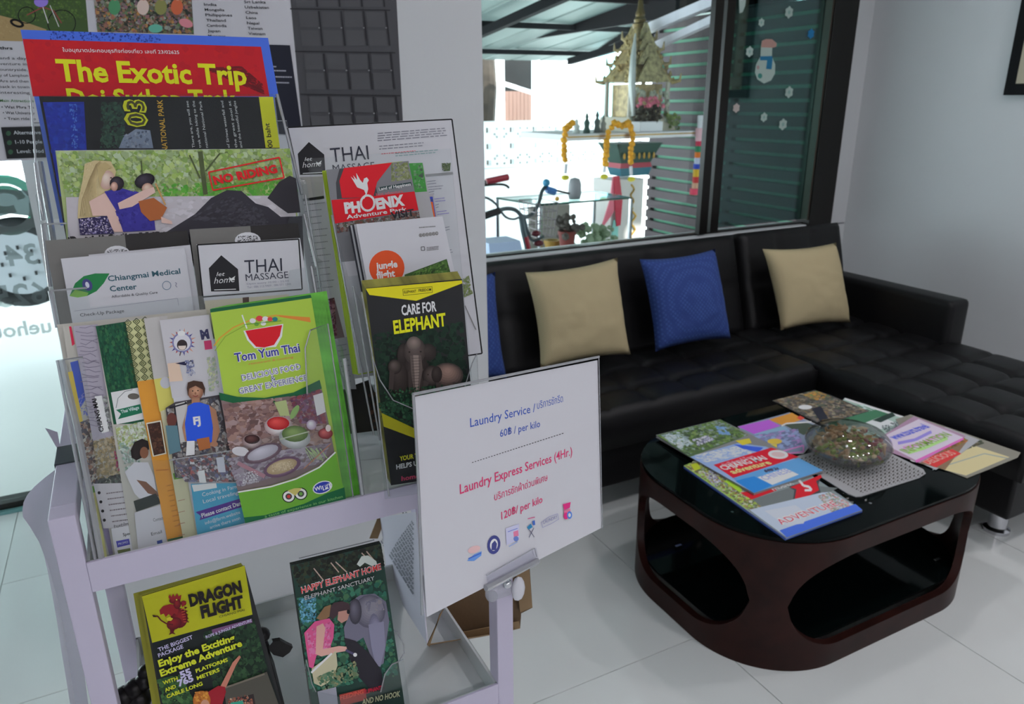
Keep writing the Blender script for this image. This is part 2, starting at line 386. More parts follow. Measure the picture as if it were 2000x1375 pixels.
for x, y in ((2.514, 1.229), (3.06, 1.23), (1.05, 2.02), (2.2, 2.02), (1.05, 2.55), (3.05, 2.52)):
    bm = lathe(nb(), [(0, 0), (.042, 0), (.042, .012), (.03, .02), (.03, .125), (0, .125)], (x, y, 0), 24); obj('leg', bm, CHR, sofa, True)

def pillow(label, cs, m, th=.075, group='scatter cushions on the sofa'):
    TL, TR, BR, BL = [Vector(c) for c in cs]; bm = nb(); n = 22; N = (TR-TL).cross(BL-TL).normalized()
    if N.y > 0: N = -N
    F, B = [], []
    for i in range(n+1):
        a, b = [], []
        for j in range(n+1):
            u, v = i/n, j/n; x, y = 2*u-1, 2*v-1
            pu = u-.045*x*(1-y*y)**1.0*0+.0; pin = .075
            uu = .5+.5*x*(1-pin*(1-y*y)); vv = .5+.5*y*(1-pin*(1-x*x))
            p = TL*(1-uu)*(1-vv)+TR*uu*(1-vv)+BR*uu*vv+BL*(1-uu)*vv
            h = th*(max(0, (1-x*x)*(1-y*y)))**.42*(1+.06*noise.noise(Vector((u*5, v*5, len(label)))))
            h += .007*noise.noise(Vector((u*9, v*14, 3+len(label))))*(1-abs(x)**4)*(1-abs(y)**4)
            a.append(bm.verts.new(p+N*h)); b.append(bm.verts.new(p-N*h*.7) if 0 < i < n and 0 < j < n else a[-1])
        F.append(a); B.append(b)
    for i in range(n):
        for j in range(n):
            bm.faces.new((F[i][j], F[i+1][j], F[i+1][j+1], F[i][j+1]))
            q = (B[i][j], B[i][j+1], B[i+1][j+1], B[i+1][j])
            if len(set(q)) == 4 and not all(k in F[i]+F[i+1] for k in q): bm.faces.new(q)
    o = obj('cushion', bm, m, None, 'all'); return tag(o, label, 'cushion', group)
def cloth(name, c1, c2, sc, dots=False):
    m = mat(name, c1, .85, bump=.3, bscale=500); nt = m.node_tree; tc = nt.nodes.new('ShaderNodeTexCoord')
    v = nt.nodes.new('ShaderNodeTexVoronoi' if dots else 'ShaderNodeTexWave'); v.inputs['Scale'].default_value = sc
    if dots: v.inputs['Randomness'].default_value = 0.
    r = nt.nodes.new('ShaderNodeValToRGB'); r.color_ramp.elements[0].color = (*c2, 1); r.color_ramp.elements[1].color = (*c1, 1)
    r.color_ramp.elements[0].position = .2; r.color_ramp.elements[1].position = .5
    mp = nt.nodes.new('ShaderNodeMapping'); mp.inputs['Rotation'].default_value = (.3, .785, 0)
    nt.links.new(tc.outputs['Object'], mp.inputs[0]); nt.links.new(mp.outputs[0], v.inputs[0])
    nt.links.new(v.outputs['Distance' if dots else 'Fac'], r.inputs[0]); nt.links.new(r.outputs[0], nt.nodes['Principled BSDF'].inputs['Base Color']); return m
BEI = cloth('beige_woven_cloth', pc(150, 138, 108, .56), pc(136, 124, 95, .56), 60); BLU = cloth('blue_dotted_cloth', pc(36, 58, 118, .78), pc(52, 78, 138, .78), 75, True)
def pil(label, px, m, yt=2.40, yb=2.28):
    b = plane_y(yb); k = (yt-yb)/.36; pl = plane_y(yb, .44, k); pillow(label, [at(*p, pl) for p in px], m)
pil('beige cushion leaning left of the fully visible blue cushion', [(1026, 532), (1206, 503), (1232, 692), (1056, 720)], BEI)
pil('blue dotted cushion fully in view between two beige cushions', [(1249, 506), (1397, 486), (1428, 661), (1280, 687)], BLU)
pil('beige cushion in the corner beside the armrest', [(1489, 486), (1633, 474), (1661, 630), (1525, 645)], BEI, 2.38, 2.26)
pil('blue dotted cushion half hidden behind the white pier', [(800, 560), (967, 531), (990, 738), (815, 765)], BLU)

# ---------------------------------------------------------------- coffee table
WOOD = mat('dark_red_wood', rgb(42, 18, 14), .42, bump=.05, bscale=40, var=.35, vscale=14, coat=.03, spec=.18)
BGL = mat('black_tinted_glass', rgb(6, 12, 12), .05, spec=.08)
tc_, th_, tr_ = Vector((1.706, 1.392, 0)), (.485, .350), .262
table = empty('coffee_table', (1.695, 1.392, 0), 'dark wooden coffee table with oval cut-outs and black glass top', 'table')
def perim(s, off=0.):                       # s in 0..4: each unit runs from one corner's middle to the next
    hx, hy, r = th_[0], th_[1], tr_; P = []
    q = math.pi/4*r; segs = [2*(hx-r), 2*(hy-r), 2*(hx-r), 2*(hy-r)]
    k = int(s) % 4; t = s-int(s); L = segs[k]+2*q; d = t*L
    dirs = [(1, 0), (0, 1), (-1, 0), (0, -1)]; D = dirs[k]; N = (D[1], -D[0])
    half = segs[k]/2; dist = hy if k % 2 == 0 else hx
    cx, cy = tc_.x+N[0]*(dist-r), tc_.y+N[1]*(dist-r)
    if d < q: a = -(q-d)/r; ox = -half
    elif d > q+segs[k]: a = (d-q-segs[k])/r; ox = half
    else: a = 0; ox = d-q-half
    nx, ny = N[0]*math.cos(a)+D[0]*math.sin(a), N[1]*math.cos(a)+D[1]*math.sin(a)
    return Vector((cx+D[0]*ox+nx*(r+off), cy+D[1]*ox+ny*(r+off), 0))
bm = nb(); n = 336; cols = []
for i in range(n):
    s = 4*i/n; t = (s % 1)*2-1; m_ = .87 if int(s) % 2 == 0 else .84; a = abs(t)/m_
    Ls = (2*(th_[0]-tr_) if int(s) % 2 == 0 else 2*(th_[1]-tr_))+math.pi/2*tr_; de = (1-a)*m_*Ls/2/.175
    h = 0 if a >= 1 else (1 if de > 1 else math.sqrt(max(0, 1-(1-de)**2)))
    zb, zt = .20-.135*h, .20+.135*h
    cols.append([[bm.verts.new(perim(s, off)+Vector((0, 0, z))) for z in (0, zb, zt, .388)] for off in (0, -.022)]+[h > 0])
for i in range(n):
    A_, B_ = cols[i], cols[(i+1) % n]; hole = A_[2] or B_[2]
    for k in (0, 1, 2):
        if k == 1 and hole: continue
        bm.faces.new((A_[0][k], B_[0][k], B_[0][k+1], A_[0][k+1])); bm.faces.new((A_[1][k], A_[1][k+1], B_[1][k+1], B_[1][k]))
    for k in ((0, 1, 2, 3) if hole else (0, 3)): bm.faces.new((A_[0][k], B_[0][k], B_[1][k], A_[1][k]))
bmesh.ops.remove_doubles(bm, verts=bm.verts, dist=1e-5); bmesh.ops.dissolve_degenerate(bm, dist=1e-5, edges=bm.edges)
obj('bentwood_frame', bm, WOOD, table, True)
def plate(name, z0, z1, off, m):
    P = [perim(4*i/160, off) for i in range(160)]
    return obj(name, prism(nb(), [p+Vector((0, 0, z0)) for p in P], (0, 0, z1-z0)), m, table)
top = plate('glass_top', .388, .398, -.003, BGL); shelf = plate('lower_shelf', .078, .086, -.023, BGL)
TZ = .3985
for (u, v) in ((1664, 981), (1700, 983), (1430, 1000)):
    bm = lathe(nb(), [(0, 0), (.004, 0), (.004, .0008), (0, .0008)], at(u, v, plane_z(TZ-.0003)), 12); obj('fixing_disc', bm, CHR, top)
for (u, v) in ((1325, 1068), (1830, 1095)):
    c = at(u, v, plane_z(.087)); obj('shelf_clip', bx(c-Vector((.012, .005, .001)), c+Vector((.012, .005, .006)), .001), CHR, shelf)
# ---------------------------------------------------------------- white trolley
CARTM = mat('white_painted_metal', rgb(198, 191, 212), .42, bump=.05)
YF, YK = .675, .985
LX0, LX1, RX0, RX1 = -.104, -.083, .321, .343
cart = empty('trolley', (.12, .83, 0), 'white metal trolley with tiers of trays holding brochures', 'trolley')
for x0, x1 in ((LX0, LX1), (RX0, RX1)):
    obj('post', bx((x0, YF, .06), (x1, YF+.024, 1.092), .0015), CARTM, cart); obj('post', bx((x0, YK-.024, .06), (x1, YK, 1.092), .0015), CARTM, cart)
    obj('side_rail', bx((x0, YF+.024, 1.074), (x1, YK-.024, 1.092), .0015), CARTM, cart)
DK = mat('dark_grey_band', rgb(52, 62, 68), .5, bump=.05)
o = obj('rail_band', bx((LX0-.0012, .79, 1.0725), (LX1+.0012, .835, 1.0935), .001), DK, cart); o['label'] = 'dark grey band round the side rail'
TRAYM = mat('white_tray', rgb(196, 200, 200), .35, bump=.05)
for zt in (1.042, .734, .42):
    bm = bx((LX1, YF+.004, zt-.030), (RX0, YK-.004, zt-.026))
    for a, b in (((LX1, YF+.002, zt-.030), (RX0, YF+.005, zt)), ((LX1, YK-.005, zt-.030), (RX0, YK-.002, zt)), ((LX1, YF+.002, zt-.030), (LX1+.003, YK-.002, zt)), ((RX0-.003, YF+.002, zt-.030), (RX0, YK-.002, zt))): box(bm, a, b)
    obj('tray', bm, TRAYM, cart)
    obj('rim', bx((LX1, YF, zt-.030), (RX0, YF+.0035, zt+.0005), .0008), CARTM, cart)
for x in ((LX0+LX1)/2, (RX0+RX1)/2):
    for y in (YF+.012, YK-.012):
        bm = nb(); r = bmesh.ops.create_cone(bm, segments=20, radius1=.026, radius2=.026, depth=.02, cap_ends=True)
        bmesh.ops.rotate(bm, verts=r['verts'], matrix=Matrix.Rotation(math.pi/2, 3, 'Y')); bmesh.ops.translate(bm, vec=(x, y, .027), verts=r['verts'])
        box(bm, (x-.008, y-.008, .03), (x+.008, y+.008, .062)); obj('caster', bm, mat('grey_rubber', rgb(60, 60, 64), .6, bump=.1), cart)

# ---------------------------------------------------------------- posters on the pier
def crop(x, y, s): return (x, y, s)
K1, K2, K3, K4, K5, K6 = (0, 0, .349), (350, 0, .3491), (80, 420, .31), (100, 600, .3783), (560, 220, .3925), (660, 400, .407)
BLK, INKC = rgb(18, 18, 22), rgb(40, 42, 50)
def cc(k, *pts): return [(k[0]+x*k[2], k[1]+y*k[2]) for x, y in pts]
LEAF = [pc(60, 90, 40), pc(90, 120, 50), pc(40, 60, 34), pc(120, 140, 60), pc(30, 44, 30)]
pw = plane_y(CY-.0035)
po = tag(obj('tour_poster', bx((-.46, CY-.0035, 1.318), (at(568, 15, pw).x, CY-.0005, 2.15)), WHITE), 'large white tour poster with two photographs and country list on the pier', 'poster')
A = Art(pw, K1)
A.poly([(-160, -200), (463, -200), (500, 235), (0, 225), (-120, 225)], pc(60, 80, 44)); 
A.splat([(-100, 0), (463, 0), (485, 120), (-100, 120)], [pc(66, 92, 40), pc(84, 110, 52), pc(48, 66, 34)], 160, 14)
A.poly([(-100, 60), (130, 120), (260, 165), (260, 235), (-100, 225)], pc(150, 128, 88)); A.splat([(-60, 90), (140, 130), (260, 170), (0, 225)], [pc(160, 138, 98), pc(140, 118, 80)], 60, 10)
A.rect(180, -30, 462, -8, pc(110, 130, 190))
for (x, y, r) in ((345, 130, 78), (150, 85, 48)):
    P = [(x+r*math.cos(t), y+r*.95*math.sin(t)) for t in [k*math.pi/12 for k in range(25)]]; A.line(P, 5, BLK)
A.line([(150, 85), (240, 40), (300, 60), (345, 130)], 6, pc(130, 60, 60)); A.line([(240, 40), (270, 130)], 5, pc(200, 200, 210)); A.line([(280, 30), (330, 150)], 4, pc(200, 200, 200))
A.ell(230, 10, 40, 30, pc(130, 110, 190)); A.ell(95, 130, 42, 22, BLK, 20); A.ell(95, 130, 26, 10, pc(150, 128, 88), 20)
A.poly([(520, -200), (1060, -200), (1085, 192), (545, 178)], pc(44, 50, 44))
A.splat([(522, -20), (1068, -20), (1085, 190), (545, 176)], [pc(60, 110, 60), pc(150, 90, 80), pc(90, 70, 60), pc(40, 46, 60), pc(140, 150, 140), pc(170, 120, 60), pc(26, 26, 28), pc(70, 90, 60), pc(120, 90, 110)], 420, 22)
for i, (x, cl) in enumerate(((640, (70, 130, 90)), (800, (190, 170, 160)), (900, (120, 120, 70)), (990, (180, 90, 60)))):
    A.ell(x, 40, 34, 44, pc(*cl)); A.ell(x+4, -14, 15, 18, pc(170, 130, 110))
A.ell(870, 160, 40, 24, pc(90, 160, 140)); A.ell(1040, 130, 40, 24, pc(190, 120, 130), 20)
for i, (a, b) in enumerate(zip(('India', 'Mongolia', 'Philippines', 'Thailand', 'Cambodia', 'Japan', 'Myanmar'), ('Sri Lanka', 'Uzbekistan', 'China', 'Laos', 'Nepal', 'Taiwan', 'Vietnam'))):
    y = 32+i*29.5; x = 1142+i*4
    A.text(a, (x, y), (x+13*len(a)+6, y+2), 15, INKC, .012); x += 224; A.text(b, (x, y-14), (x+13*len(b)+4, y-12), 15, INKC, .012)
A.poly([(1500, 250), (1622, 254), (1684, 700), (1690, 760), (1560, 750)], pc(26, 28, 40))
for y, a, b in ((372, 1522, 1545), (395, 1524, 1600), (430, 1540, 1632), (462, 1540, 1618)): A.lines((a, y), (b, y+2), 1, 5, pc(150, 150, 160), 7)
A.text('thrs', (0, 276), (72, 278), 16, INKC, .02)
for i, s in enumerate(('and a day', 'venture in', 'ountryside,', 'y of Lamphun', 'Are and then', 'back in town', 'interesting')): A.text(s, (0, 332+i*32), (150+i*3, 334+i*32), 15, INKC)
A.text('Main Attractions', (0, 570), (190, 572), 15, pc(60, 110, 60), .01)
for i, s in enumerate(('• Wat Phra Th', '• Wat University', '• Train ride to')): A.text(s, (10+i*8, 606+i*32), (190+i*6, 608+i*32), 15, INKC, .01)
A.poly([(6, 712), (230, 706), (260, 880), (40, 888)], pc(30, 32, 34))
for i, s in enumerate(('Alternative', '1-10 People', 'Level: Mod')): A.text(s, (78+i*10, 752+i*52), (230+i*8, 750+i*52), 20, pc(170, 175, 180), .01); A.ell(48+i*6, 746+i*52, 14, 14, pc(50, 80, 60))
A.build(po)
gp = tag(obj('grid_poster', bx((at(568, 15, pw).x+.002, CY-.0025, 1.02), (.662, CY-.0005, 2.12)), mat('dark_poster', pc(56, 56, 60), .6, bump=.05)), 'dark grey poster printed with a grid of cells on the pier', 'poster')
A = Art(plane_y(CY-.0028), K2); DKL, CEL = pc(38, 38, 42), pc(70, 70, 73)
for r, (y0, y1) in enumerate(((-190, 38), (62, 256), (300, 500), (540, 740), (780, 980))):
    sx = 28*(y0-60)/240
    A.poly([(620+sx, y0-16), (1180+sx, y0-8), (1180+sx, y0-1), (620+sx, y0-9)], DKL)
    for c in range(4):
        x0 = 668+125*c+sx; dx = 22
        A.poly([(x0, y0+c*2), (x0+104, y0+c*2+2), (x0+110, y0+90), (x0+8, y0+88)], CEL); A.poly([(x0+10, y0+106), (x0+112, y0+108), (x0+dx+100, y1), (x0+dx-4, y1)], CEL)
        A.line([(x0+112, y0), (x0+134, y1)], 9, DKL); A.ell(x0+114, y0+94, 5, 4, pc(120, 120, 124))
A.build(gp)

# ---------------------------------------------------------------- sheets in the tall clear rack (left half of the top tray)
def PF(off, k=.27): return plane_y(.688+off, 1.04, k)
def stackof(name, label, cat, pl, cs, n, step, m=None, group=None, dx=0, dy=0):   # copies lying behind the front one
    for i in range(1, n+1):
        q = (pl[0]+Vector((0, step*i, 0)), pl[1]); sheet(name, label, cat, q, [(x+dx*i, y+dy*i) for x, y in cs], .0006, m, group)
# back: The Exotic Trip
P = PF(.112); RED, BLUEP, YEL = pc(170, 26, 36), pc(64, 96, 190), pc(225, 205, 30)
s_ = sheet('tour_flyer', 'red and blue flyer with large yellow title in the back of the rack', 'flyer', P, [(40, 58), (523, 74), (560, 420), (118, 440)], .0012, mat('blue_paper', BLUEP, .5, bump=.05))
A = Art(P, K1); A.poly([(118, 168), (1500, 212), (1560, 545), (200, 560)], BLUEP); A.splat([(280, 172), (900, 190), (900, 238), (280, 225)], [pc(40, 60, 140), pc(60, 90, 180), pc(30, 40, 110)], 60, 12)
A.poly([(127, 218), (1460, 262), (1508, 540), (185, 540)], RED); A.splat([(140, 225), (1440, 262), (1480, 520), (190, 520)], [pc(176, 28, 34), pc(160, 24, 36)], 60, 50)
A.splat([(1120, 380), (1350, 370), (1470, 470), (1480, 530)], [pc(110, 22, 30), pc(90, 24, 30)], 90, 30)
A.text('ใบอนุญาตประกอบธุรกิจท่องเที่ยว เลขที่ 23/02625', (352, 290), (1004, 303), 20, pc(220, 210, 215), .004)
A.text('The Exotic Trip', (326, 452), (1385, 474), 118, YEL, .03); A.text('Doi Suthep Trek', (385, 600), (1330, 600), 102, YEL, .03); A.build(s_)
# national park brochure lying on its side
P = PF(.092)
s_ = sheet('park_brochure', 'black and blue national park brochure turned on its side with yellow edge', 'brochure', P, [(76, 188), (533, 190), (562, 460), (130, 470)], .0012, mat('black_paper', rgb(20, 20, 24), .45, bump=.05))
A = Art(P, K1); A.poly([(220, 540), (1528, 543), (1600, 1100), (330, 1100)], pc(20, 20, 24)); A.poly([(240, 572), (470, 570), (500, 1100), (335, 1100)], pc(22, 40, 150))
A.splat([(245, 575), (468, 572), (480, 880), (290, 880)], [pc(20, 40, 150), pc(16, 34, 130), pc(30, 60, 170)], 110, 34); A.splat([(385, 575), (430, 575), (440, 830), (400, 830)], [pc(80, 120, 190), pc(50, 90, 180)], 30, 12, .7)
A.splat([(565, 570), (700, 570), (700, 830), (560, 830)], [pc(50, 80, 60), pc(30, 60, 50), pc(24, 36, 30)], 110, 22)
A.poly([(665, 830), (690, 770), (760, 722), (840, 730), (858, 830)], pc(120, 130, 150)); A.splat([(690, 750), (830, 730), (850, 828), (680, 828)], [pc(60, 70, 90), pc(150, 155, 170)], 26, 16)
A.rect(1448, 543, 1528, 828, YEL, 38)
def side(t, x, y0, y1, h, col, bold=.02, up=1):    # lettering that runs down the page
    A.text(t, (x, y1), (x-8*0, y0), h, col, bold)
A.text('03', (822, 715), (808, 560), 105, YEL, .05); A.text('03', (818, 708), (806, 566), 92, pc(70, 66, 30), .0)
A.text('NATIONAL PARK', (940, 850), (908, 560), 28, pc(200, 150, 50), .01)
for x, t in ((1075, 'There are, you will see'), (1110, 'trek while hiking to the'), (1148, 'national National Park'), (1270, 'of Siriwat waterfall and'), (1312, 'the great pool at'), (1340, 'and the beautiful jungles')): A.text(t, (x+16, 828), (x-22, 566), 14, pc(200, 200, 205), .0)
A.text('900 baht', (1530, 850), (1505, 690), 26, BLK, .01); A.build(s_)
# NO RIDING
P = PF(.062)
CR = [(108, 294), (566, 290), (592, 520), (140, 520)]
s_ = sheet('elephant_flyer', 'flyer with photograph of bathers and elephants stamped NO RIDING', 'flyer', P, CR, .0012)
A = Art(P, K1); A.poly([(310, 845), (1622, 832), (1695, 1460), (390, 1460)], pc(150, 165, 110))
A.splat([(312, 846), (1620, 832), (1660, 1110), (370, 1110)], [pc(120, 150, 60), pc(150, 170, 90), pc(100, 130, 60), pc(170, 185, 130), pc(130, 145, 110), pc(90, 110, 60), pc(160, 175, 150)], 900, 34)
A.splat([(900, 1030), (1660, 1010), (1670, 1110), (900, 1110)], [pc(60, 130, 40), pc(80, 150, 50), pc(110, 150, 70)], 120, 26)
for a in ((1150, 1090, 1120, 850, 26), (1120, 1000, 1060, 870, 9), (1150, 960, 1230, 860, 9), (800, 1040, 790, 900, 8)): A.line([(a[0], a[1]), (a[2], a[3])], a[4], pc(70, 80, 50))
A.poly([(370, 1105), (1640, 1095), (1690, 1460), (390, 1460)], pc(165, 160, 165)); A.splat([(700, 1105), (1600, 1100), (1660, 1300), (700, 1300)], [pc(170, 166, 172), pc(150, 146, 150), pc(180, 176, 182)], 60, 30, 2)
A.poly([(930, 1300), (1010, 1250), (1090, 1200), (1180, 1110), (1270, 1065), (1350, 1070), (1430, 1140), (1500, 1160), (1570, 1215), (1690, 1210), (1700, 1460), (720, 1460), (720, 1310)], pc(44, 42, 50))
A.poly([(1495, 1110), (1560, 1020), (1620, 985), (1655, 1000), (1680, 1190), (1610, 1195), (1560, 1160)], pc(40, 38, 44))
A.splat([(1050, 1230), (1270, 1090), (1500, 1190), (1500, 1290)], [pc(54, 52, 60), pc(36, 34, 40), pc(64, 62, 70)], 130, 24); A.splat([(380, 1325), (1000, 1290), (1000, 1400), (380, 1400)], [pc(34, 32, 36), pc(46, 44, 50)], 60, 26)
SK = pc(190, 160, 150)
A.poly([(475, 920), (530, 900), (620, 905), (650, 960), (640, 1010), (620, 1060), (570, 1090), (560, 1215), (435, 1225), (440, 1120), (465, 1000)], pc(176, 160, 120)); A.splat([(480, 920), (560, 910), (540, 1210), (440, 1220)], [pc(150, 134, 96), pc(190, 175, 140)], 40, 12, .4)
[A.line([(540+k*5, 905+abs(k-4)*4), (500+k*4, 1010), (462+k*9, 1120), (450+k*9, 1215)], 4, pc(130+k*6, 112+k*6, 78+k*5)) for k in range(10)]
A.orb(600, 1010, 42, 54, pc(170, 138, 126), pc(206, 178, 166), 10); A.poly([(636, 1000), (650, 1016), (638, 1026)], SK); A.ell(622, 998, 5, 4, pc(60, 44, 40)); A.line([(618, 1038), (634, 1034)], 4, pc(160, 80, 80)); A.poly([(545, 935), (590, 910), (630, 940), (600, 950), (575, 990), (560, 1050)], pc(164, 146, 104)); A.poly([(500, 1130), (590, 1080), (640, 1110), (690, 1220), (715, 1300), (640, 1300), (590, 1210), (520, 1210)], SK)
A.poly([(440, 1225), (600, 1210), (640, 1310), (450, 1318)], pc(40, 34, 70)); A.splat([(445, 1226), (600, 1212), (635, 1306), (452, 1316)], [pc(190, 180, 210), pc(30, 26, 60), pc(120, 110, 160)], 80, 9)
A.poly([(585, 1075), (680, 1055), (760, 1080), (800, 1130), (860, 1200), (870, 1290), (690, 1300), (650, 1180)], pc(50, 44, 130)); A.orb(655, 1030, 40, 40, pc(26, 22, 28), pc(60, 54, 64)); A.orb(640, 1047, 20, 26, pc(150, 112, 98), pc(196, 160, 146)); A.splat([(600, 1080), (780, 1070), (860, 1290), (690, 1295)], [pc(44, 38, 120), pc(60, 54, 144), pc(36, 30, 100)], 30, 26)
A.orb(810, 1015, 58, 40, pc(22, 18, 26), pc(56, 50, 62), -20); A.orb(826, 1058, 32, 30, pc(160, 120, 104), pc(204, 172, 156)); A.poly([(660, 1140), (800, 1070), (860, 1050), (870, 1080), (740, 1160), (670, 1175)], SK)
A.poly([(775, 1130), (860, 1110), (935, 1165), (900, 1230), (840, 1240), (790, 1190)], pc(150, 84, 44)); A.line([(870, 1030), (925, 1150)], 9, pc(170, 130, 80)); A.poly([(900, 1215), (960, 1240), (965, 1258), (905, 1250)], SK)
R_ = pc(190, 24, 30); A.line([(1166, 968), (1560, 885), (1586, 998), (1190, 1068), (1166, 968)], 8, R_); A.text('NO RIDING', (1200, 1036), (1552, 968), 44, R_, .05)
A.build(s_)
# grey sheets with the white emblem behind the medical centre and massage leaflets
GREYM = mat('grey_card', rgb(118, 116, 112), .5, bump=.05)
for nm, cs, em, lab in (('grey_card', [(88, 470), (366, 450), (384, 640), (120, 650)], (481, 215), 'grey and black card behind the medical centre leaflet'), ('grey_card', [(370, 448), (582, 436), (606, 610), (392, 620)], (1303, 130), 'grey and black card behind the front massage leaflet')):
    P = PF(.047 if em[0] < 500 else .043); s_ = sheet(nm, lab, 'card', P, cs, .0008, GREYM)
    A = Art(P); a, b = cs[0], cs[1]; m_ = a[0]+(b[0]-a[0])*.56
    A.poly([(m_, a[1]+(b[1]-a[1])*.56), b, cs[2], (m_+20, cs[2][1])], pc(40, 38, 38)); A.crop = K3
    x, y = em; A.ell(x, y+30, 82, 52, pc(190, 190, 195)); A.splat([(x-60, y), (x+60, y), (x+70, y+50), (x-70, y+50)], [pc(50, 50, 52), pc(70, 70, 72)], 70, 7); A.build(s_)
# Chiangmai Medical Center
P = PF(.036)
cs = cc(K3, (125, 275), (905, 205), (970, 640), (200, 690))
s2 = sheet('medical_leaflet', 'white leaflet edge peeping out right of the medical centre leaflet', 'leaflet', PF(.039), cc(K3, (300, 250), (940, 188), (1000, 600), (400, 640)), .0006)
s_ = sheet('medical_leaflet', 'white medical centre leaflet with green leaf emblem', 'leaflet', P, cs, .0006)
A = Art(P, K3); A.poly([(180, 510), (215, 430), (270, 385), (340, 368), (432, 368), (395, 430), (350, 480), (290, 510), (230, 520)], pc(30, 110, 60))
A.poly([(180, 510), (215, 470), (300, 490), (290, 510), (230, 520)], pc(100, 150, 50)); A.ell(292, 440, 30, 40, pc(60, 60, 110), -30); A.ell(292, 440, 12, 20, pc(180, 180, 210), -20)
A.text('Chiangmai Medical', (424, 418), (880, 368), 34, pc(44, 80, 92), .02); A.text('Center', (436, 482), (606, 466), 34, pc(44, 80, 92), .02); A.text('Affordable & Quality Care', (446, 522), (735, 494), 16, INKC)
A.line([(765+27*math.cos(t)+27, 444+27*math.sin(t)) for t in [k*.5 for k in range(14)]], 4, pc(90, 110, 130)); A.line([(845, 425), (855, 430), (848, 445), (858, 455)], 4, pc(110, 110, 130))
A.line([(210, 605), (860, 525), (868, 570)], 2, pc(110, 110, 130)); A.text('Check-Up Package', (248, 640), (525, 612), 20, INKC); A.build(s_)
# THAI MASSAGE leaflet
def house(A, x, y, k, ang):              # black house with handwritten home, bottom-left corner x, y
    c, q = math.cos(ang), math.sin(ang); f = lambda a, b: (x+k*(a*c-b*q), y+k*(a*q+b*c))
    A.poly([f(0, 0), f(-12, -150), f(70, -232), f(176, -140), f(182, 0)], pc(28, 28, 32)); W_ = pc(210, 210, 218)
    A.text('let', f(36, -98), f(86, -100), 26*k, W_, .0, .3); A.text('home', f(20, -50), f(150, -58), 40*k, W_, -.004, .35); A.poly([f(116, -92), f(132, -82), f(158, -98), f(146, -72), f(128, -66)], W_); A.line([f(20, -10), f(160, -12)], 5*k, W_)
P = PF(.030)
s_ = sheet('massage_leaflet', 'small THAI MASSAGE leaflet with black house emblem in the rack', 'leaflet', P, cc(K3, (980, 185), (1632, 145), (1690, 500), (1030, 560)), .0006)
A = Art(P, K3); A.line([(985, 188), (1624, 152), (1646, 468), (1020, 516), (985, 188)], 9, BLK); house(A, 1072, 482, .98, -.02)
A.text('THAI', (1284, 368), (1520, 352), 84, pc(40, 42, 54), .0, .08); A.text('MASSAGE', (1292, 415), (1560, 396), 42, pc(50, 52, 64)); A.text('Open every 10.00 - 22.00', (1296, 440), (1562, 420), 12, pc(120, 120, 136)); A.text('Tel : 086 113 9409 , 086 071 2346', (1300, 462), (1576, 440), 13, pc(120, 120, 136)); A.build(s_)
P = PF(.026); s_ = sheet('leaflet', 'cream leaflets just behind the top of the green restaurant brochure', 'leaflet', P, cc(K3, (1030, 540), (1560, 500), (1600, 760), (1060, 780)), .0006, mat('cream_paper', rgb(196, 190, 170), .55, bump=.05))
A = Art(P, K3); A.poly([(1270, 520), (1310, 516), (1312, 560), (1272, 560)], pc(70, 56, 50)); A.build(s_)

# front pocket, from back to front
CREAM = mat('pale_leaflet_paper', rgb(200, 196, 186), .5, bump=.05)
P = PF(.022); s_ = sheet('leaflet', 'wide white leaflet lining the back of the front pocket', 'leaflet', P, cc(K4, (30, 90), (800, 10), (1000, 1160), (250, 1300)), .0006, CREAM)
P = PF(.018)
s_ = sheet('tour_brochure', 'leftmost yellow and blue brochure in the front pocket', 'brochure', P, cc(K4, (60, 100), (250, 82), (420, 1230), (240, 1300)), .0006, CREAM)
A = Art(P, K4); A.poly([(92, 100), (104, 99), (122, 190), (108, 200)], pc(190, 40, 70)); A.poly([(98, 285), (138, 275), (180, 470), (150, 520)], pc(40, 70, 170)); A.splat([(130, 480), (180, 430), (190, 560), (150, 560)], [pc(90, 100, 170), pc(120, 120, 180)], 20, 10)
A.poly([(70, 340), (110, 330), (170, 620), (130, 620)], pc(190, 165, 60)); A.splat([(130, 600), (240, 560), (280, 900), (180, 930)], [pc(30, 34, 44), pc(60, 70, 90), pc(150, 110, 90), pc(190, 170, 150), pc(40, 30, 34)], 130, 22)
A.poly([(180, 930), (290, 910), (300, 960), (190, 960)], pc(90, 140, 50)); A.poly([(190, 960), (230, 955), (290, 1290), (250, 1300)], pc(200, 190, 120)); A.poly([(255, 1090), (310, 1080), (330, 1270), (300, 1280)], pc(130, 120, 150)); A.build(s_)
P = PF(.015)
s_ = sheet('tour_brochure', 'grey brochure with line drawing and bullet list in the front pocket', 'brochure', P, cc(K4, (112, 98), (330, 80), (440, 1240), (320, 1275)), .0006, CREAM)
A = Art(P, K4); A.poly([(112, 98), (240, 88), (330, 660), (215, 690)], pc(150, 144, 156)); 
for k in range(26): 
    x, y = 120+k*2.2+random.random()*30, 105+k*20; A.line([(x, y), (x+30, y+random.uniform(-8, 12)), (x+62, y+random.uniform(-14, 14)), (x+90, y+random.uniform(-6, 10))], 3, pc(110, 104, 120))
A.poly([(225, 460), (262, 455), (300, 640), (262, 650)], pc(200, 198, 196)); A.text('CHIANG MAI', (272, 640), (232, 470), 20, BLK, .03)
A.splat([(262, 460), (330, 450), (340, 640), (300, 650)], [pc(120, 126, 120), pc(60, 60, 64), pc(170, 175, 170)], 60, 12)
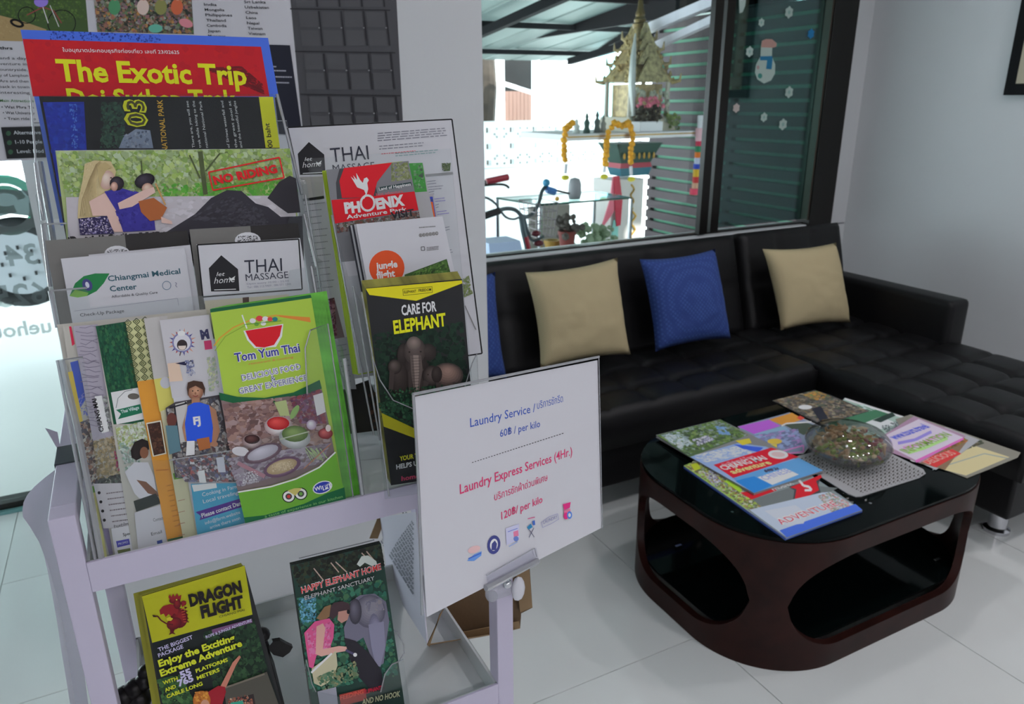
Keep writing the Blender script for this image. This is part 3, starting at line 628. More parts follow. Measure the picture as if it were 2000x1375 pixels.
A.splat([(215, 690), (340, 660), (385, 860), (240, 890)], [pc(150, 130, 90), pc(110, 96, 70), pc(90, 84, 60), pc(170, 155, 130)], 130, 18); A.splat([(325, 740), (350, 735), (372, 850), (335, 840)], [pc(150, 30, 80), pc(120, 30, 70)], 20, 14, .6)
A.splat([(250, 880), (400, 850), (420, 905), (240, 920)], [pc(30, 30, 34), pc(60, 56, 56), pc(80, 90, 80)], 60, 16)
A.poly([(218, 910), (400, 905), (445, 1130), (270, 1140)], pc(176, 172, 176))
for i in range(4): A.ell(248+i*9, 956+i*47, 8, 8, BLK)
A.lines((285, 960), (400, 945), 6, 29, pc(110, 100, 104), 6, .2, 6); A.text('ร้านครัวไทย', (325, 1138), (400, 1122), 14, BLK, .01)
A.poly([(310, 1140), (440, 1120), (470, 1240), (330, 1275)], pc(190, 188, 192)); A.text('Specials', (372, 1180), (440, 1164), 16, BLK, .02)
A.poly([(335, 1205), (402, 1192), (408, 1222), (342, 1238)], pc(60, 56, 150)); A.text('PROMO', (348, 1226), (398, 1214), 12, pc(180, 180, 220)); A.poly([(418, 1185), (452, 1178), (458, 1208), (424, 1216)], pc(190, 110, 60)); A.poly([(342, 1252), (408, 1240), (412, 1268), (348, 1276)], pc(90, 100, 50)); A.build(s_)
P = PF(.012)
s_ = sheet('village_brochure', 'dark green brochure with palm leaves and white panel in the front pocket', 'brochure', P, cc(K4, (230, 98), (480, 58), (610, 1225), (420, 1250)), .0006, CREAM)
A = Art(P, K4); A.poly([(230, 98), (400, 72), (480, 600), (322, 605)], pc(22, 74, 50)); A.splat([(235, 98), (398, 74), (470, 420), (300, 430)], [pc(18, 70, 50), pc(30, 90, 60), pc(14, 44, 36), pc(10, 56, 44), pc(50, 100, 60)], 300, 26, .5)
A.poly([(308, 440), (450, 415), (490, 575), (338, 605)], pc(196, 200, 204)); A.line([(335, 520), (345, 470), (380, 435), (420, 425)], 3, pc(90, 100, 100)); A.ell(425, 460, 30, 16, pc(90, 86, 80)); A.poly([(335, 530), (460, 500), (470, 545), (345, 578), (360, 550)], pc(26, 100, 72)); A.text('Thai Village', (362, 548), (455, 524), 17, pc(180, 210, 195), .02)
A.splat([(330, 620), (490, 585), (520, 700), (350, 740)], [pc(150, 160, 90), pc(180, 190, 180), pc(110, 130, 60), pc(190, 195, 200)], 160, 16); A.splat([(350, 700), (440, 690), (480, 900), (380, 850)], [pc(190, 195, 200), pc(120, 150, 130), pc(90, 110, 100)], 80, 16)
A.poly([(410, 740), (430, 695), (470, 678), (500, 690), (505, 730), (480, 770), (440, 790), (415, 775)], pc(34, 28, 28)); A.ell(480, 750, 22, 30, pc(120, 80, 60)); A.poly([(380, 850), (430, 800), (500, 800), (530, 870), (545, 960), (480, 1010), (430, 960)], pc(186, 184, 190)); A.poly([(440, 890), (490, 900), (545, 950), (555, 975), (500, 960)], pc(110, 74, 56))
A.poly([(425, 1000), (540, 960), (570, 1010), (440, 1055)], pc(34, 40, 38)); A.poly([(430, 1060), (590, 1010), (620, 1215), (450, 1255)], pc(182, 180, 186)); A.text('Contact', (528, 1106), (580, 1094), 17, INKC); A.text('Email', (518, 1178), (572, 1164), 17, INKC); A.poly([(545, 1205), (572, 1198), (577, 1225), (550, 1231)], pc(40, 60, 130)); A.build(s_)
P = PF(.009)
s_ = sheet('orange_brochure', 'orange brochure with diamond lattice pattern in the front pocket', 'brochure', P, cc(K4, (384, 76), (478, 58), (680, 1185), (600, 1210)), .0006, mat('orange_paper', pc(205, 130, 28), .5, bump=.05))
A = Art(P, K4); A.poly([(384, 76), (478, 58), (538, 370), (440, 384)], pc(176, 176, 130)); DG = pc(52, 64, 36)
for i in range(9):
    for j in range(3):
        x, y = 396+j*44+i*5.4, 80+i*36-j*7
        if x < 388+i*5.4+0 or x > 470+i*5.4+20: continue
        A.line([(x, y-16), (x+18, y), (x+2, y+17), (x-17, y+1), (x, y-16)], 4, DG); A.line([(x, y-6), (x+7, y), (x, y+7), (x-7, y), (x, y-6)], 3, DG)
A.poly([(490, 596), (567, 582), (595, 755), (525, 770)], pc(200, 190, 170)); A.poly([(496, 602), (562, 590), (588, 750), (530, 764)], pc(56, 34, 26)); A.splat([(500, 605), (560, 595), (585, 745), (535, 760)], [pc(70, 40, 30), pc(40, 26, 24), pc(90, 60, 44)], 40, 16)
A.line([(540, 840), (606, 836)], 5, pc(170, 100, 30)); A.lines((596, 920), (630, 912), 9, 26, pc(160, 100, 30), 5, .3, 5); A.poly([(600, 1195), (678, 1178), (680, 1186), (602, 1210)], pc(30, 80, 50)); A.build(s_)
P = PF(.006)
s_ = sheet('cooking_brochure', 'white and yellow cooking class brochure edge beside the orange one', 'brochure', P, cc(K4, (478, 58), (600, 44), (760, 1180), (680, 1190)), .0006, mat('pale_yellow_paper', pc(176, 172, 140), .5, bump=.05))
A = Art(P, K4); A.poly([(478, 58), (600, 44), (640, 380), (530, 372)], pc(165, 162, 160)); A.poly([(530, 372), (640, 355), (660, 500), (560, 540)], pc(186, 178, 90)); A.ell(590, 390, 28, 30, pc(170, 170, 176)); A.poly([(628, 858), (690, 845), (700, 880), (635, 890)], pc(90, 140, 40)); A.lines((655, 1000), (690, 992), 4, 60, pc(150, 110, 90), 4); A.build(s_)
P = PF(.003)
s_ = sheet('cooking_brochure', 'cooking brochure with standing person in blue tank top and round face emblem', 'brochure', P, cc(K4, (560, 68), (815, 38), (1000, 1115), (755, 1180)), .0006)
A = Art(P, K4); A.poly([(560, 68), (815, 38), (870, 430), (625, 470)], pc(172, 170, 174)); 
for k in range(18):
    t = 2*math.pi*k/18; x, y = 676, 182; r0, r1 = 50, 66+(k % 3)*5; c = (pc(150, 60, 60), pc(60, 60, 120), pc(180, 130, 110))[k % 3]
    A.poly([(x+r0*math.cos(t-.1), y+r0*math.sin(t-.1)), (x+r1*math.cos(t), y+r1*math.sin(t)), (x+r0*math.cos(t+.1), y+r0*math.sin(t+.1))], c, .02)
A.ell(676, 182, 52, 52, pc(110, 110, 150)); A.ell(676, 182, 44, 44, pc(186, 184, 190)); A.ell(676, 195, 27, 28, pc(50, 40, 40)); A.ell(676, 203, 20, 18, pc(210, 180, 170)); A.poly([(655, 184), (697, 182), (694, 198), (658, 200)], pc(44, 36, 38)); A.ell(672, 135, 20, 14, pc(200, 200, 210)); A.line([(670, 228), (664, 250)], 5, pc(60, 60, 70))
A.text('M', (775, 165), (818, 158), 44, pc(50, 50, 80), .07); A.poly([(788, 175), (826, 170), (832, 215), (794, 220)], pc(170, 50, 90))
A.poly([(600, 290), (660, 285), (680, 380), (610, 385)], pc(196, 170, 150)); A.poly([(640, 290), (730, 272), (735, 290), (690, 300)], pc(30, 30, 60)); A.splat([(690, 275), (735, 270), (745, 350), (700, 360)], [pc(60, 64, 110), pc(190, 190, 200), pc(90, 100, 140)], 30, 12)
A.splat([(800, 260), (845, 250), (870, 420), (815, 440)], [pc(150, 150, 150), pc(170, 175, 130), pc(120, 140, 120)], 40, 16)
A.poly([(590, 520), (640, 490), (880, 450), (960, 900), (640, 880)], pc(60, 56, 60)); A.splat([(595, 520), (860, 460), (960, 900), (645, 880)], [pc(150, 150, 150), pc(40, 40, 44), pc(90, 84, 80), pc(40, 50, 70), pc(170, 165, 160), pc(70, 40, 44), pc(120, 110, 100)], 360, 26)
A.poly([(640, 500), (700, 485), (710, 690), (660, 700)], pc(170, 168, 165)); A.line([(610, 520), (700, 495), (690, 490)], 8, pc(30, 30, 36)); A.line([(636, 510), (665, 720)], 8, pc(30, 30, 36))
A.ell(622, 580, 26, 36, pc(90, 50, 44)); A.poly([(590, 610), (650, 610), (670, 740), (610, 760)], pc(80, 110, 120))
SKD = pc(150, 108, 84)
A.orb(744, 432, 42, 48, pc(120, 80, 62), pc(176, 132, 106), 0, .1, 0); A.poly([(700, 420), (705, 388), (735, 378), (780, 385), (795, 420), (790, 460), (782, 425), (745, 405), (712, 420), (706, 460)], pc(60, 40, 30)); A.ell(730, 432, 4, 3, BLK); A.ell(757, 430, 4, 3, BLK); A.line([(730, 456), (745, 461), (758, 455)], 4, pc(120, 50, 50)); A.ell(744, 444, 5, 7, pc(130, 88, 66))
A.poly([(725, 470), (765, 468), (770, 500), (724, 502)], SKD); A.poly([(705, 510), (735, 492), (765, 490), (815, 505), (832, 600), (836, 700), (790, 690), (700, 690), (690, 600)], pc(36, 76, 190)); A.poly([(815, 505), (850, 530), (870, 640), (850, 700), (828, 705), (835, 620)], SKD); A.poly([(705, 510), (690, 560), (690, 640), (700, 690), (690, 690), (676, 620)], SKD)
A.text('FJ', (735, 605), (772, 600), 38, pc(200, 205, 220), .05); A.poly([(700, 690), (740, 688), (740, 760), (695, 765)], pc(200, 200, 205)); A.poly([(750, 680), (815, 668), (822, 725), (765, 740)], pc(150, 90, 50)); A.ell(840, 705, 20, 14, SKD)
A.splat([(620, 780), (940, 740), (955, 900), (690, 900)], [pc(60, 60, 70), pc(190, 190, 195), pc(40, 36, 50), pc(150, 70, 60), pc(110, 90, 80), pc(90, 96, 130)], 190, 22); A.poly([(755, 845), (790, 838), (800, 905), (765, 905)], pc(196, 196, 204)); A.poly([(850, 775), (890, 770), (900, 850), (862, 850)], pc(180, 180, 190))
A.poly([(720, 910), (965, 905), (1000, 1115), (755, 1180)], pc(60, 140, 170)); A.poly([(725, 915), (850, 905), (855, 930), (735, 950)], pc(196, 196, 200)); A.poly([(745, 1055), (975, 985), (985, 1028), (765, 1097), (772, 1075)], pc(70, 34, 120))
A.text('Cooking in Farm', (780, 975), (965, 930), 20, pc(200, 215, 225)); A.text('Local traveling', (785, 1010), (965, 962), 20, pc(200, 215, 225)); A.text('Please contact Dan', (778, 1084), (980, 1018), 22, pc(220, 210, 235), .02); A.text('info@farm.website', (795, 1120), (975, 1062), 18, pc(190, 210, 225)); A.text('arrive there soon', (820, 1142), (975, 1092), 18, pc(190, 210, 225)); A.build(s_)
# green stack and Tom Yum Thai in front
cs = cc(K4, (820, 10), (1340, -64), (1515, 985), (1000, 1112))
for i in range(1, 6):
    q = PF(-.003+.004*i); s_ = sheet('restaurant_brochure', 'green restaurant brochure in the stack behind the front one with the bowl', 'brochure', q, [(x+7*i-4, y-1.5*i) for x, y in cs], .0009, mat('green_paper', pc(90, 165, 50), .5, bump=.05, var=.3, vscale=60), 'restaurant brochures behind the front one')
P = PF(-.004)
s_ = sheet('restaurant_brochure', 'frontmost green restaurant brochure with red bowl emblem and spices', 'brochure', P, cs, .001)
A = Art(P, K4); GR, GR2, DGR = pc(150, 176, 62), pc(96, 152, 40), pc(20, 84, 50)
A.poly([(820, 10), (1340, -64), (1515, 985), (1000, 1112)], GR); A.poly([(820, 10), (1340, -64), (1344, -48), (822, 28)], DGR)
A.line([(840, 200), (870, 160), (940, 105), (1040, 62), (1160, 42), (1330, 56)], 7, pc(190, 140, 50)); A.poly([(1170, 42), (1335, 52), (1340, 78), (1180, 50)], pc(196, 120, 50)); A.line([(845, 225), (900, 150), (1000, 95)], 4, pc(120, 150, 50))
RB = pc(190, 22, 34); A.poly([(992, 122), (1198, 86), (1192, 150), (1160, 205), (1050, 212), (1012, 170)], pc(200, 205, 200)); A.poly([(1002, 122), (1192, 92), (1180, 148), (1150, 195), (1100, 208), (1058, 204), (1022, 165)], RB)
for x, y, r, c in ((1040, 70, 16, (210, 210, 205)), (1075, 58, 18, (200, 60, 60)), (1105, 60, 16, (210, 210, 205)), (1130, 62, 14, (190, 60, 60)), (1155, 62, 14, (30, 110, 110)), (1060, 88, 12, (90, 140, 50)), (1095, 84, 14, (200, 200, 190))): A.ell(x, y, r, r*.8, pc(*c))
A.line([(985, 40), (1010, 110)], 7, pc(190, 205, 190)); A.line([(995, 90), (1188, 70)], 3, pc(60, 120, 50))
NV = pc(44, 50, 130); OL = pc(205, 210, 215)
A.text('Tom Yum Thai', (950, 282), (1285, 228), 44, OL, .075); A.text('Tom Yum Thai', (950, 282), (1285, 228), 44, NV, .02); A.text('restaurant & cooking', (1020, 298), (1250, 262), 12, pc(190, 120, 70))
for t, a, b in (('DELICIOUS FOOD', (985, 380), (1290, 318)), ('&', (1135, 384), (1160, 379)), ('GREAT EXPERIENCE', (970, 448), (1322, 376))): A.text(t, a, b, 30, OL, .09); A.text(t, a, b, 30, pc(90, 96, 130), .0)
PH = [(872, 460), (960, 480), (1100, 488), (1250, 460), (1390, 400), (1450, 700), (1468, 770), (1400, 830), (1280, 890), (1130, 930), (965, 955)]
A.poly([(865, 440), (960, 462), (1100, 468), (1250, 440), (1385, 375), (1396, 420), (1250, 482), (1100, 508), (960, 500), (872, 478)], DGR)
A.poly([(876, 480), (960, 500), (1100, 506), (1250, 482), (1396, 424), (1450, 690), (1462, 750), (1380, 820), (1260, 880), (1130, 920), (962, 950)], pc(120, 100, 100))
A.splat([(885, 500), (1390, 440), (1440, 700), (920, 780)], [pc(130, 100, 90), pc(90, 60, 56), pc(150, 120, 110), pc(70, 50, 50), pc(110, 84, 84), pc(160, 140, 140)], 420, 30, 1.6)
A.splat([(900, 780), (1440, 700), (1400, 800), (965, 930)], [pc(150, 140, 150), pc(120, 100, 120), pc(170, 160, 170), pc(100, 84, 90)], 200, 26, 1.6)
A.splat([(1230, 470), (1390, 420), (1420, 600), (1280, 600)], [pc(100, 40, 54), pc(70, 50, 70), pc(130, 60, 60), pc(120, 90, 120)], 120, 22); A.poly([(1150, 490), (1210, 478), (1230, 560), (1180, 560)], pc(150, 160, 110)); A.poly([(1350, 455), (1400, 440), (1415, 540), (1370, 560)], pc(196, 190, 190)); A.ell(1255, 540, 16, 40, pc(120, 150, 90), 30)
A.orb(1172, 612, 74, 52, pc(150, 130, 130), pc(206, 192, 192), 0, 0, .3); A.orb(1170, 598, 58, 34, pc(150, 24, 30), pc(206, 70, 66)); A.orb(1255, 672, 82, 58, pc(140, 140, 140), pc(204, 204, 204), 5, 0, .3); A.orb(1256, 652, 68, 42, pc(76, 98, 44), pc(128, 150, 84)); A.line([(1180, 680), (1330, 640)], 6, pc(170, 175, 150))
A.orb(1035, 690, 52, 38, pc(120, 100, 100), pc(180, 160, 160), 0, 0, .3); A.orb(1035, 680, 40, 24, pc(40, 20, 22), pc(86, 54, 52)); A.ell(975, 742, 44, 24, pc(190, 186, 190), 8); A.orb(1090, 752, 104, 44, pc(90, 70, 80), pc(150, 128, 138), -20, 0, 0, 5); A.orb(1090, 748, 84, 32, pc(150, 146, 156), pc(182, 178, 188), -20)
A.orb(1190, 822, 100, 48, pc(96, 70, 90), pc(150, 120, 140), -18, 0, 0, 5); A.orb(1188, 820, 82, 34, pc(150, 130, 100), pc(186, 170, 138), -18); A.splat([(1130, 815), (1240, 790), (1250, 830), (1140, 850)], [pc(190, 176, 150), pc(150, 130, 100)], 60, 7); A.orb(1340, 605, 26, 26, pc(150, 130, 150), pc(214, 206, 214)); A.orb(1412, 650, 38, 28, pc(110, 30, 36), pc(180, 90, 90)); A.ell(1426, 622, 14, 18, pc(196, 180, 176))
for k in range(16): x = 1300+random.random()*90; A.line([(x, 720+random.random()*20), (x+20+random.random()*30, 800-random.random()*40)], 3, pc(150, 170, 120))
A.line([(960, 800), (1100, 870)], 20, pc(150, 110, 120)); A.line([(1300, 830), (1440, 700)], 5, pc(160, 110, 90)); A.splat([(965, 850), (1060, 840), (1070, 900), (975, 910)], [pc(196, 192, 196), pc(170, 166, 172)], 50, 6)
A.poly([(962, 950), (1130, 920), (1260, 880), (1380, 820), (1462, 745), (1515, 985), (1000, 1112)], GR2); A.line([(962, 950), (1130, 922), (1260, 882), (1380, 822), (1462, 745)], 7, pc(200, 205, 190))
A.poly([(992, 1080), (1100, 1068), (1300, 1010), (1420, 955), (1508, 925), (1515, 985), (1000, 1112)], DGR); A.text('a taste of experience in our kitchen', (1100, 1082), (1500, 978), 15, pc(110, 160, 90))
A.ell(1222, 972, 34, 32, BLK); A.ell(1222, 972, 29, 27, pc(210, 205, 190)); A.ell(1222, 972, 17, 16, pc(60, 60, 60)); A.ell(1222, 972, 9, 9, pc(170, 50, 50)); A.ell(1284, 958, 34, 32, BLK); A.ell(1284, 958, 29, 27, pc(210, 205, 190)); A.ell(1284, 958, 17, 16, pc(60, 60, 60)); A.ell(1284, 958, 9, 9, pc(90, 140, 60)); A.poly([(1215, 942), (1250, 930), (1290, 928), (1256, 968)], pc(170, 160, 90))
A.ell(1395, 925, 52, 32, pc(200, 205, 215), -18); A.ell(1395, 925, 47, 27, pc(36, 50, 140), -18); A.poly([(1392, 918), (1436, 902), (1440, 926), (1398, 942)], pc(215, 215, 225)); A.text('Wi', (1356, 945), (1392, 934), 20, pc(220, 220, 230), .03); A.text('Fi', (1402, 936), (1432, 926), 20, pc(36, 50, 140), .03); A.build(s_)
# ---------------------------------------------------------------- clear racks
def acrylic(name, pl, pts, parent, th=.0018):
    return obj(name, prism(nb(), [at(*p, pl) for p in pts], -pl[1]*th if pl[1].dot(CAM-pl[0]) > 0 else pl[1]*th), ACR, parent)
def edge(pl, pts, parent, r=.0009, name='polished_edge'):
    return obj(name, tube(nb(), [at(*p, pl) for p in pts], r, 6), AEDGE, parent, True)
rack = empty('brochure_rack', (.11, .76, 1.02), 'tall clear acrylic tiered rack on the left of the top tray', 'rack')
fp = PF(-.009)
UC = [(186, 1092), (112, 704), (162, 698), (178, 790), (210, 862), (262, 900), (330, 899), (452, 880), (560, 840), (600, 770), (596, 680), (606, 645), (640, 632), (690, 972)]
pa_ = acrylic('front_panel', fp, UC, rack); edge(fp, UC[:3], pa_, .0014); edge(fp, UC[6:8], pa_, .0006); edge(fp, UC[9:14], pa_, .0008); edge(fp, [(120, 704), (150, 830), (175, 960), (198, 1090)], pa_, .0028, 'corner_edge')
edge(fp, [(672, 700), (690, 830), (708, 968)], pa_, .0024, 'corner_edge')
for off, pts in ((.028, [(112, 640), (98, 568), (170, 562), (176, 600), (560, 560), (566, 528), (608, 520), (640, 700)]), (.056, [(98, 560), (84, 438), (130, 436), (140, 470), (560, 440), (566, 424), (594, 418), (618, 520)]), (.086, [(84, 430), (70, 318), (60, 187), (541, 184), (590, 380)])):
    q = PF(off); pa_ = acrylic('tier_panel', q, pts, rack); edge(q, pts[1:3], pa_); edge(q, pts[:2], pa_, .002, 'corner_edge'); edge(q, pts[-2:], pa_, .0016, 'corner_edge')
q = PF(.118); acrylic('back_panel', q, [(182, 1040), (70, 316), (66, 240), (560, 236), (700, 930)], rack); edge(q, [(78, 316), (98, 430), (104, 470)], rack, .003, 'corner_edge'); edge(q, [(66, 240), (560, 236)], rack, .0006)
for x in (-.076, .172):
    pr = [(x, .679, 1.016), (x, .679+.27*.17, 1.19), (x, .71+.27*.17, 1.19), (x, .71+.27*.25, 1.27), (x, .735+.27*.25, 1.27), (x, .735+.27*.33, 1.35), (x, .806+.27*.33, 1.35), (x, .82, 1.016)]
    obj('side_panel', prism(nb(), pr, (.0018, 0, 0)), ACR, rack)
obj('foot_plate', bx((-.076, .679, 1.0145), (.174, .82, 1.0175)), ACR, rack)

# ---------------------------------------------------------------- massage price poster behind the small rack
TP = plane_y(.852, 1.117, .22)
s_ = sheet('massage_poster', 'white THAI MASSAGE price poster with thin black border behind the small rack', 'poster', TP, [(558, 248), (884, 231), (943, 692), (632, 752)], .0012)
A = Art(TP, K5); A.line([(4, 74), (822, 33), (972, 1198), (800, 1225)], 7, BLK); A.line([(4, 74), (60, 330)], 7, BLK); house(A, 66, 310, .70, -.03)
A.text('THAI', (222, 248), (410, 232), 72, pc(40, 42, 54), .0, .06); A.text('MASSAGE', (232, 296), (440, 280), 36, pc(50, 52, 64))
A.lines((452, 104), (806, 76), 4, 12, pc(110, 110, 120), 4, .2); A.lines((460, 168), (680, 150), 2, 14, pc(110, 110, 120), 4); A.lines((470, 206), (640, 190), 1, 10, pc(190, 90, 100), 4); A.lines((540, 204), (815, 180), 2, 12, pc(110, 140, 140), 4, .3)
A.poly([(660, 310), (826, 295), (828, 308), (662, 323)], pc(120, 120, 122)); A.splat([(770, 252), (815, 250), (812, 290), (775, 292)], [pc(60, 80, 40), pc(40, 60, 30), pc(90, 100, 60)], 50, 9)
for i, (y, x) in enumerate(((345, 690), (372, 694), (398, 700), (432, 720), (462, 736), (495, 740), (575, 778), (688, 790))): A.lines((x, y), (x+(60, 84, 40, 70, 24, 66, 34, 38)[i], y-8), 2, 13, pc(110, 110, 122) if i not in (3, 5) else pc(120, 110, 170), 4, .3)
A.splat([(868, 830), (905, 810), (925, 900), (880, 920)], [pc(90, 104, 60), pc(120, 130, 90)], 40, 12); A.line([(885, 960), (940, 1080)], 4, pc(110, 110, 110))
A.poly([(78, 430), (184, 414), (186, 428), (80, 442)], BLK); A.poly([(60, 322), (180, 318), (184, 414), (78, 430)], pc(140, 138, 134)); A.lines((85, 460), (190, 448), 14, 32, pc(110, 110, 116), 4, .3, 4); A.poly([(170, 935), (235, 920), (290, 1130), (215, 1125)], pc(110, 90, 100)); A.splat([(170, 935), (235, 920), (250, 1110), (195, 1120)], [pc(90, 30, 50), pc(60, 30, 40), pc(150, 110, 120)], 60, 20)
A.poly([(240, 1125), (300, 1115), (345, 1375), (280, 1375)], pc(150, 148, 156)); A.lines((250, 1160), (305, 1150), 8, 26, pc(110, 110, 120), 5, .3, 4); A.build(s_)
s_ = sheet('dark_brochure', 'dark brochure standing in the gap between the two racks', 'brochure', plane_y(.84, 1.05, .2), [(668, 762), (722, 742), (760, 838), (680, 848)], .003, mat('dark_brochure_paper', rgb(34, 30, 32), .5, bump=.05))
A = Art(plane_y(.84, 1.05, .2)); A.text('2019', (694, 832), (690, 792), 7, pc(150, 140, 100)); A.splat([(715, 770), (735, 765), (750, 835), (725, 838)], [pc(90, 60, 50), pc(60, 44, 40)], 20, 6); A.build(s_)

# ---------------------------------------------------------------- small rack on the right
def PG(off, k=.1): return plane_y(.675+off, 1.047, k)
rk2 = empty('brochure_rack', (.25, .72, 1.02), 'small clear acrylic tiered rack on the right of the top tray', 'rack')
# phoenix tier
cs = [(640, 333), (797, 314), (872, 700), (700, 730)]
for i, (x0, x1, c, l) in enumerate(((806, 826, (60, 130, 60), 'green brochure edge standing right of the red phoenix brochure'), (822, 846, (46, 60, 150), 'blue brochure edge with orange stripe right of the red phoenix brochure'))):
    q = PG(.085+.005*i, .15); y0 = 318 if i == 0 else 384
    s_ = sheet('brochure', l, 'brochure', q, [(x0-20, y0+1), (x1, y0-(0 if i == 0 else 6)), (x1+42, y0+210), (x0+20, y0+220)], .001, mat('edge_paper', rgb(180, 178, 184), .5, bump=.05))
    A = Art(q); A.poly([(x0-8, y0+1), (x1-1, y0), (x1+8, y0+56), (x0, y0+58)], pc(*c)); A.splat([(x0, y0+2), (x1-2, y0+1), (x1+4, y0+50), (x0+4, y0+52)], [pc(*c), pc(60, 60, 64), pc(110, 150, 110)], 20, 7)
    if i: A.poly([(x1-5, y0+10), (x1-1, y0+10), (x1+4, y0+40), (x1, y0+40)], pc(200, 90, 40))
    A.build(s_)
for i in range(4, 0, -1):
    q = PG(.062+.004*i, .15); sheet('park_flyer', 'lime green adventure park flyer in the stack left of the phoenix one', 'flyer', q, [(x-3.2*i+2, y-.6*i+3) for x, y in cs], .001, mat('lime_paper', pc(150, 170, 40), .5, bump=.05), 'adventure park flyers behind the front one')
q = PG(.062, .15)
s_ = sheet('park_flyer', 'red and grey adventure park flyer with white phoenix bird', 'flyer', q, cs, .0008)
A = Art(q, K5); A.poly([(196, 285), (606, 240), (700, 700), (260, 745)], pc(110, 110, 114)); A.poly([(262, 280), (520, 252), (440, 350), (455, 420), (250, 430), (245, 350)], pc(60, 60, 64)); A.poly([(285, 276), (525, 248), (450, 345), (430, 420), (275, 425), (262, 340)], pc(190, 24, 36))
A.splat([(520, 252), (600, 242), (620, 330), (520, 345)], [pc(110, 120, 70), pc(140, 140, 120), pc(90, 100, 60)], 50, 16); A.poly([(222, 435), (360, 424), (635, 392), (655, 485), (240, 552)], pc(190, 22, 34)); A.poly([(455, 372), (618, 345), (622, 362), (460, 390)], pc(40, 60, 60)); A.text('Land of Happiness', (460, 388), (618, 362), 15, pc(200, 205, 210), .02); A.text('best adventure', (445, 414), (578, 398), 14, pc(210, 90, 100))
WH = pc(215, 214, 220); A.text('PH', (290, 500), (368, 492), 50, WH, .06); A.text('ENIX', (448, 480), (588, 458), 50, WH, .06); A.line([(402+34*math.cos(t), 450+38*math.sin(t)) for t in [k*.35 for k in range(19)]], 11, WH)
A.poly([(375, 420), (392, 405), (384, 385), (350, 372), (318, 318), (338, 335), (330, 312), (350, 335), (345, 300), (365, 335), (378, 350), (384, 328), (398, 322), (408, 336), (400, 350), (405, 380), (396, 412), (384, 430)], WH); A.text('Adventure Park', (298, 530), (598, 488), 20, WH, .02)
A.splat([(245, 552), (655, 490), (665, 530), (250, 600)], [pc(50, 50, 54), pc(150, 150, 150), pc(90, 70, 60), pc(110, 60, 50), pc(70, 80, 60)], 160, 16); A.text('VISIT', (520, 530), (635, 512), 34, pc(40, 40, 46), .03); A.build(s_)
# jungle flight tier
cs = cc(K5, (345, 555), (775, 515), (850, 860), (415, 920))
for i in range(4, 0, -1):
    q = PG(.030+.005*i); sheet('zipline_flyer', 'white edged zipline flyer in the stack behind the round orange emblem', 'flyer', q, [(x-3.6*i, y+.8*i) for x, y in cs], .0012, WHITE if i % 2 else mat('dark_edge_paper', rgb(60, 60, 70), .5, bump=.05), 'zipline flyers behind the front one')
q = PG(.030); s_ = sheet('zipline_flyer', 'front white zipline flyer with round orange emblem', 'flyer', q, cs, .001)
A = Art(q, K5); A.ell(498, 772, 88, 87, pc(206, 72, 34), n=30); A.text('jungle', (446, 780), (552, 768), 34, WH, .035); A.text('flight', (448, 826), (540, 814), 34, WH, .035)
A.poly([(586, 806), (796, 728), (830, 850), (590, 880)], pc(54, 80, 40)); A.splat([(640, 790), (796, 732), (815, 800), (600, 830)], [pc(80, 120, 50), pc(50, 80, 36), pc(100, 130, 70), pc(30, 44, 30)], 140, 14); A.lines((658, 572), (740, 566), 1, 5, pc(110, 110, 110), 5); A.text('®®®®®©', (658, 620), (755, 608), 17, pc(110, 108, 104), .02); A.line([(668, 668), (684, 667), (686, 685), (669, 686), (668, 668)], 3, pc(60, 60, 60)); A.lines((696, 672), (755, 665), 3, 7, pc(110, 108, 110), 4); A.build(s_)
# care for elephant
cs = cc(K6, (130, 392), (592, 358), (620, 860), (250, 1345))
cs = [(714, 563), (902, 545), (934, 922), (764, 948)]
for i in range(5, 0, -1):
    q = PG(.0016*i+.001); sheet('elephant_brochure', 'black and yellow elephant brochure in the stack behind the front one', 'brochure', q, [(x-1.6*i, y-3*i) for x, y in cs], .0009, mat('yellow_edge_paper', pc(120, 116, 50), .5, bump=.05, var=.4, vscale=90), 'elephant brochures behind the front one')
q = PG(0.); s_ = sheet('elephant_brochure', 'black CARE FOR ELEPHANT brochure with yellow corners and three elephants', 'brochure', q, cs, .001, mat('black_paper', rgb(20, 20, 24)))
A = Art(q, K6); KB = pc(20, 20, 24); A.splat([(165, 620), (600, 560), (640, 1000), (215, 1020)], [pc(20, 36, 28), pc(26, 46, 34), pc(16, 22, 20), pc(30, 54, 40)], 420, 30)
A.splat([(190, 950), (520, 900), (520, 1100), (215, 1050)], [pc(30, 70, 48), pc(40, 84, 56), pc(24, 54, 38), pc(60, 100, 70)], 160, 18)
A.poly([(132, 402), (592, 362), (596, 376), (375, 460), (150, 432)], pc(196, 184, 30)); A.line([(310, 405), (450, 392), (452, 420), (312, 435), (310, 405)], 2, pc(60, 56, 20)); A.text('ELEPHANT', (316, 425), (374, 420), 13, pc(40, 38, 20), .02); A.text('FREEDOM', (386, 417), (446, 412), 13, pc(40, 38, 20), .02)
A.text('CARE FOR', (305, 530), (472, 508), 48, WH, .03); A.text('ELEPHANT', (268, 618), (518, 578), 62, pc(206, 196, 30), .035)
E1, E2, E3 = pc(84, 74, 70), pc(108, 96, 92), pc(52, 46, 44)
E0, E1, E2, E3 = pc(40, 34, 32), pc(84, 74, 70), pc(122, 108, 102), pc(58, 50, 48)
A.orb(312, 712, 30, 50, E0, E3, 8); A.orb(432, 706, 38, 42, E0, E3, -20); A.orb(372, 800, 62, 96, E0, E3)
A.poly([(335, 800), (352, 780), (356, 900), (338, 905)], E3); A.poly([(392, 780), (418, 790), (412, 895), (392, 900)], E3)
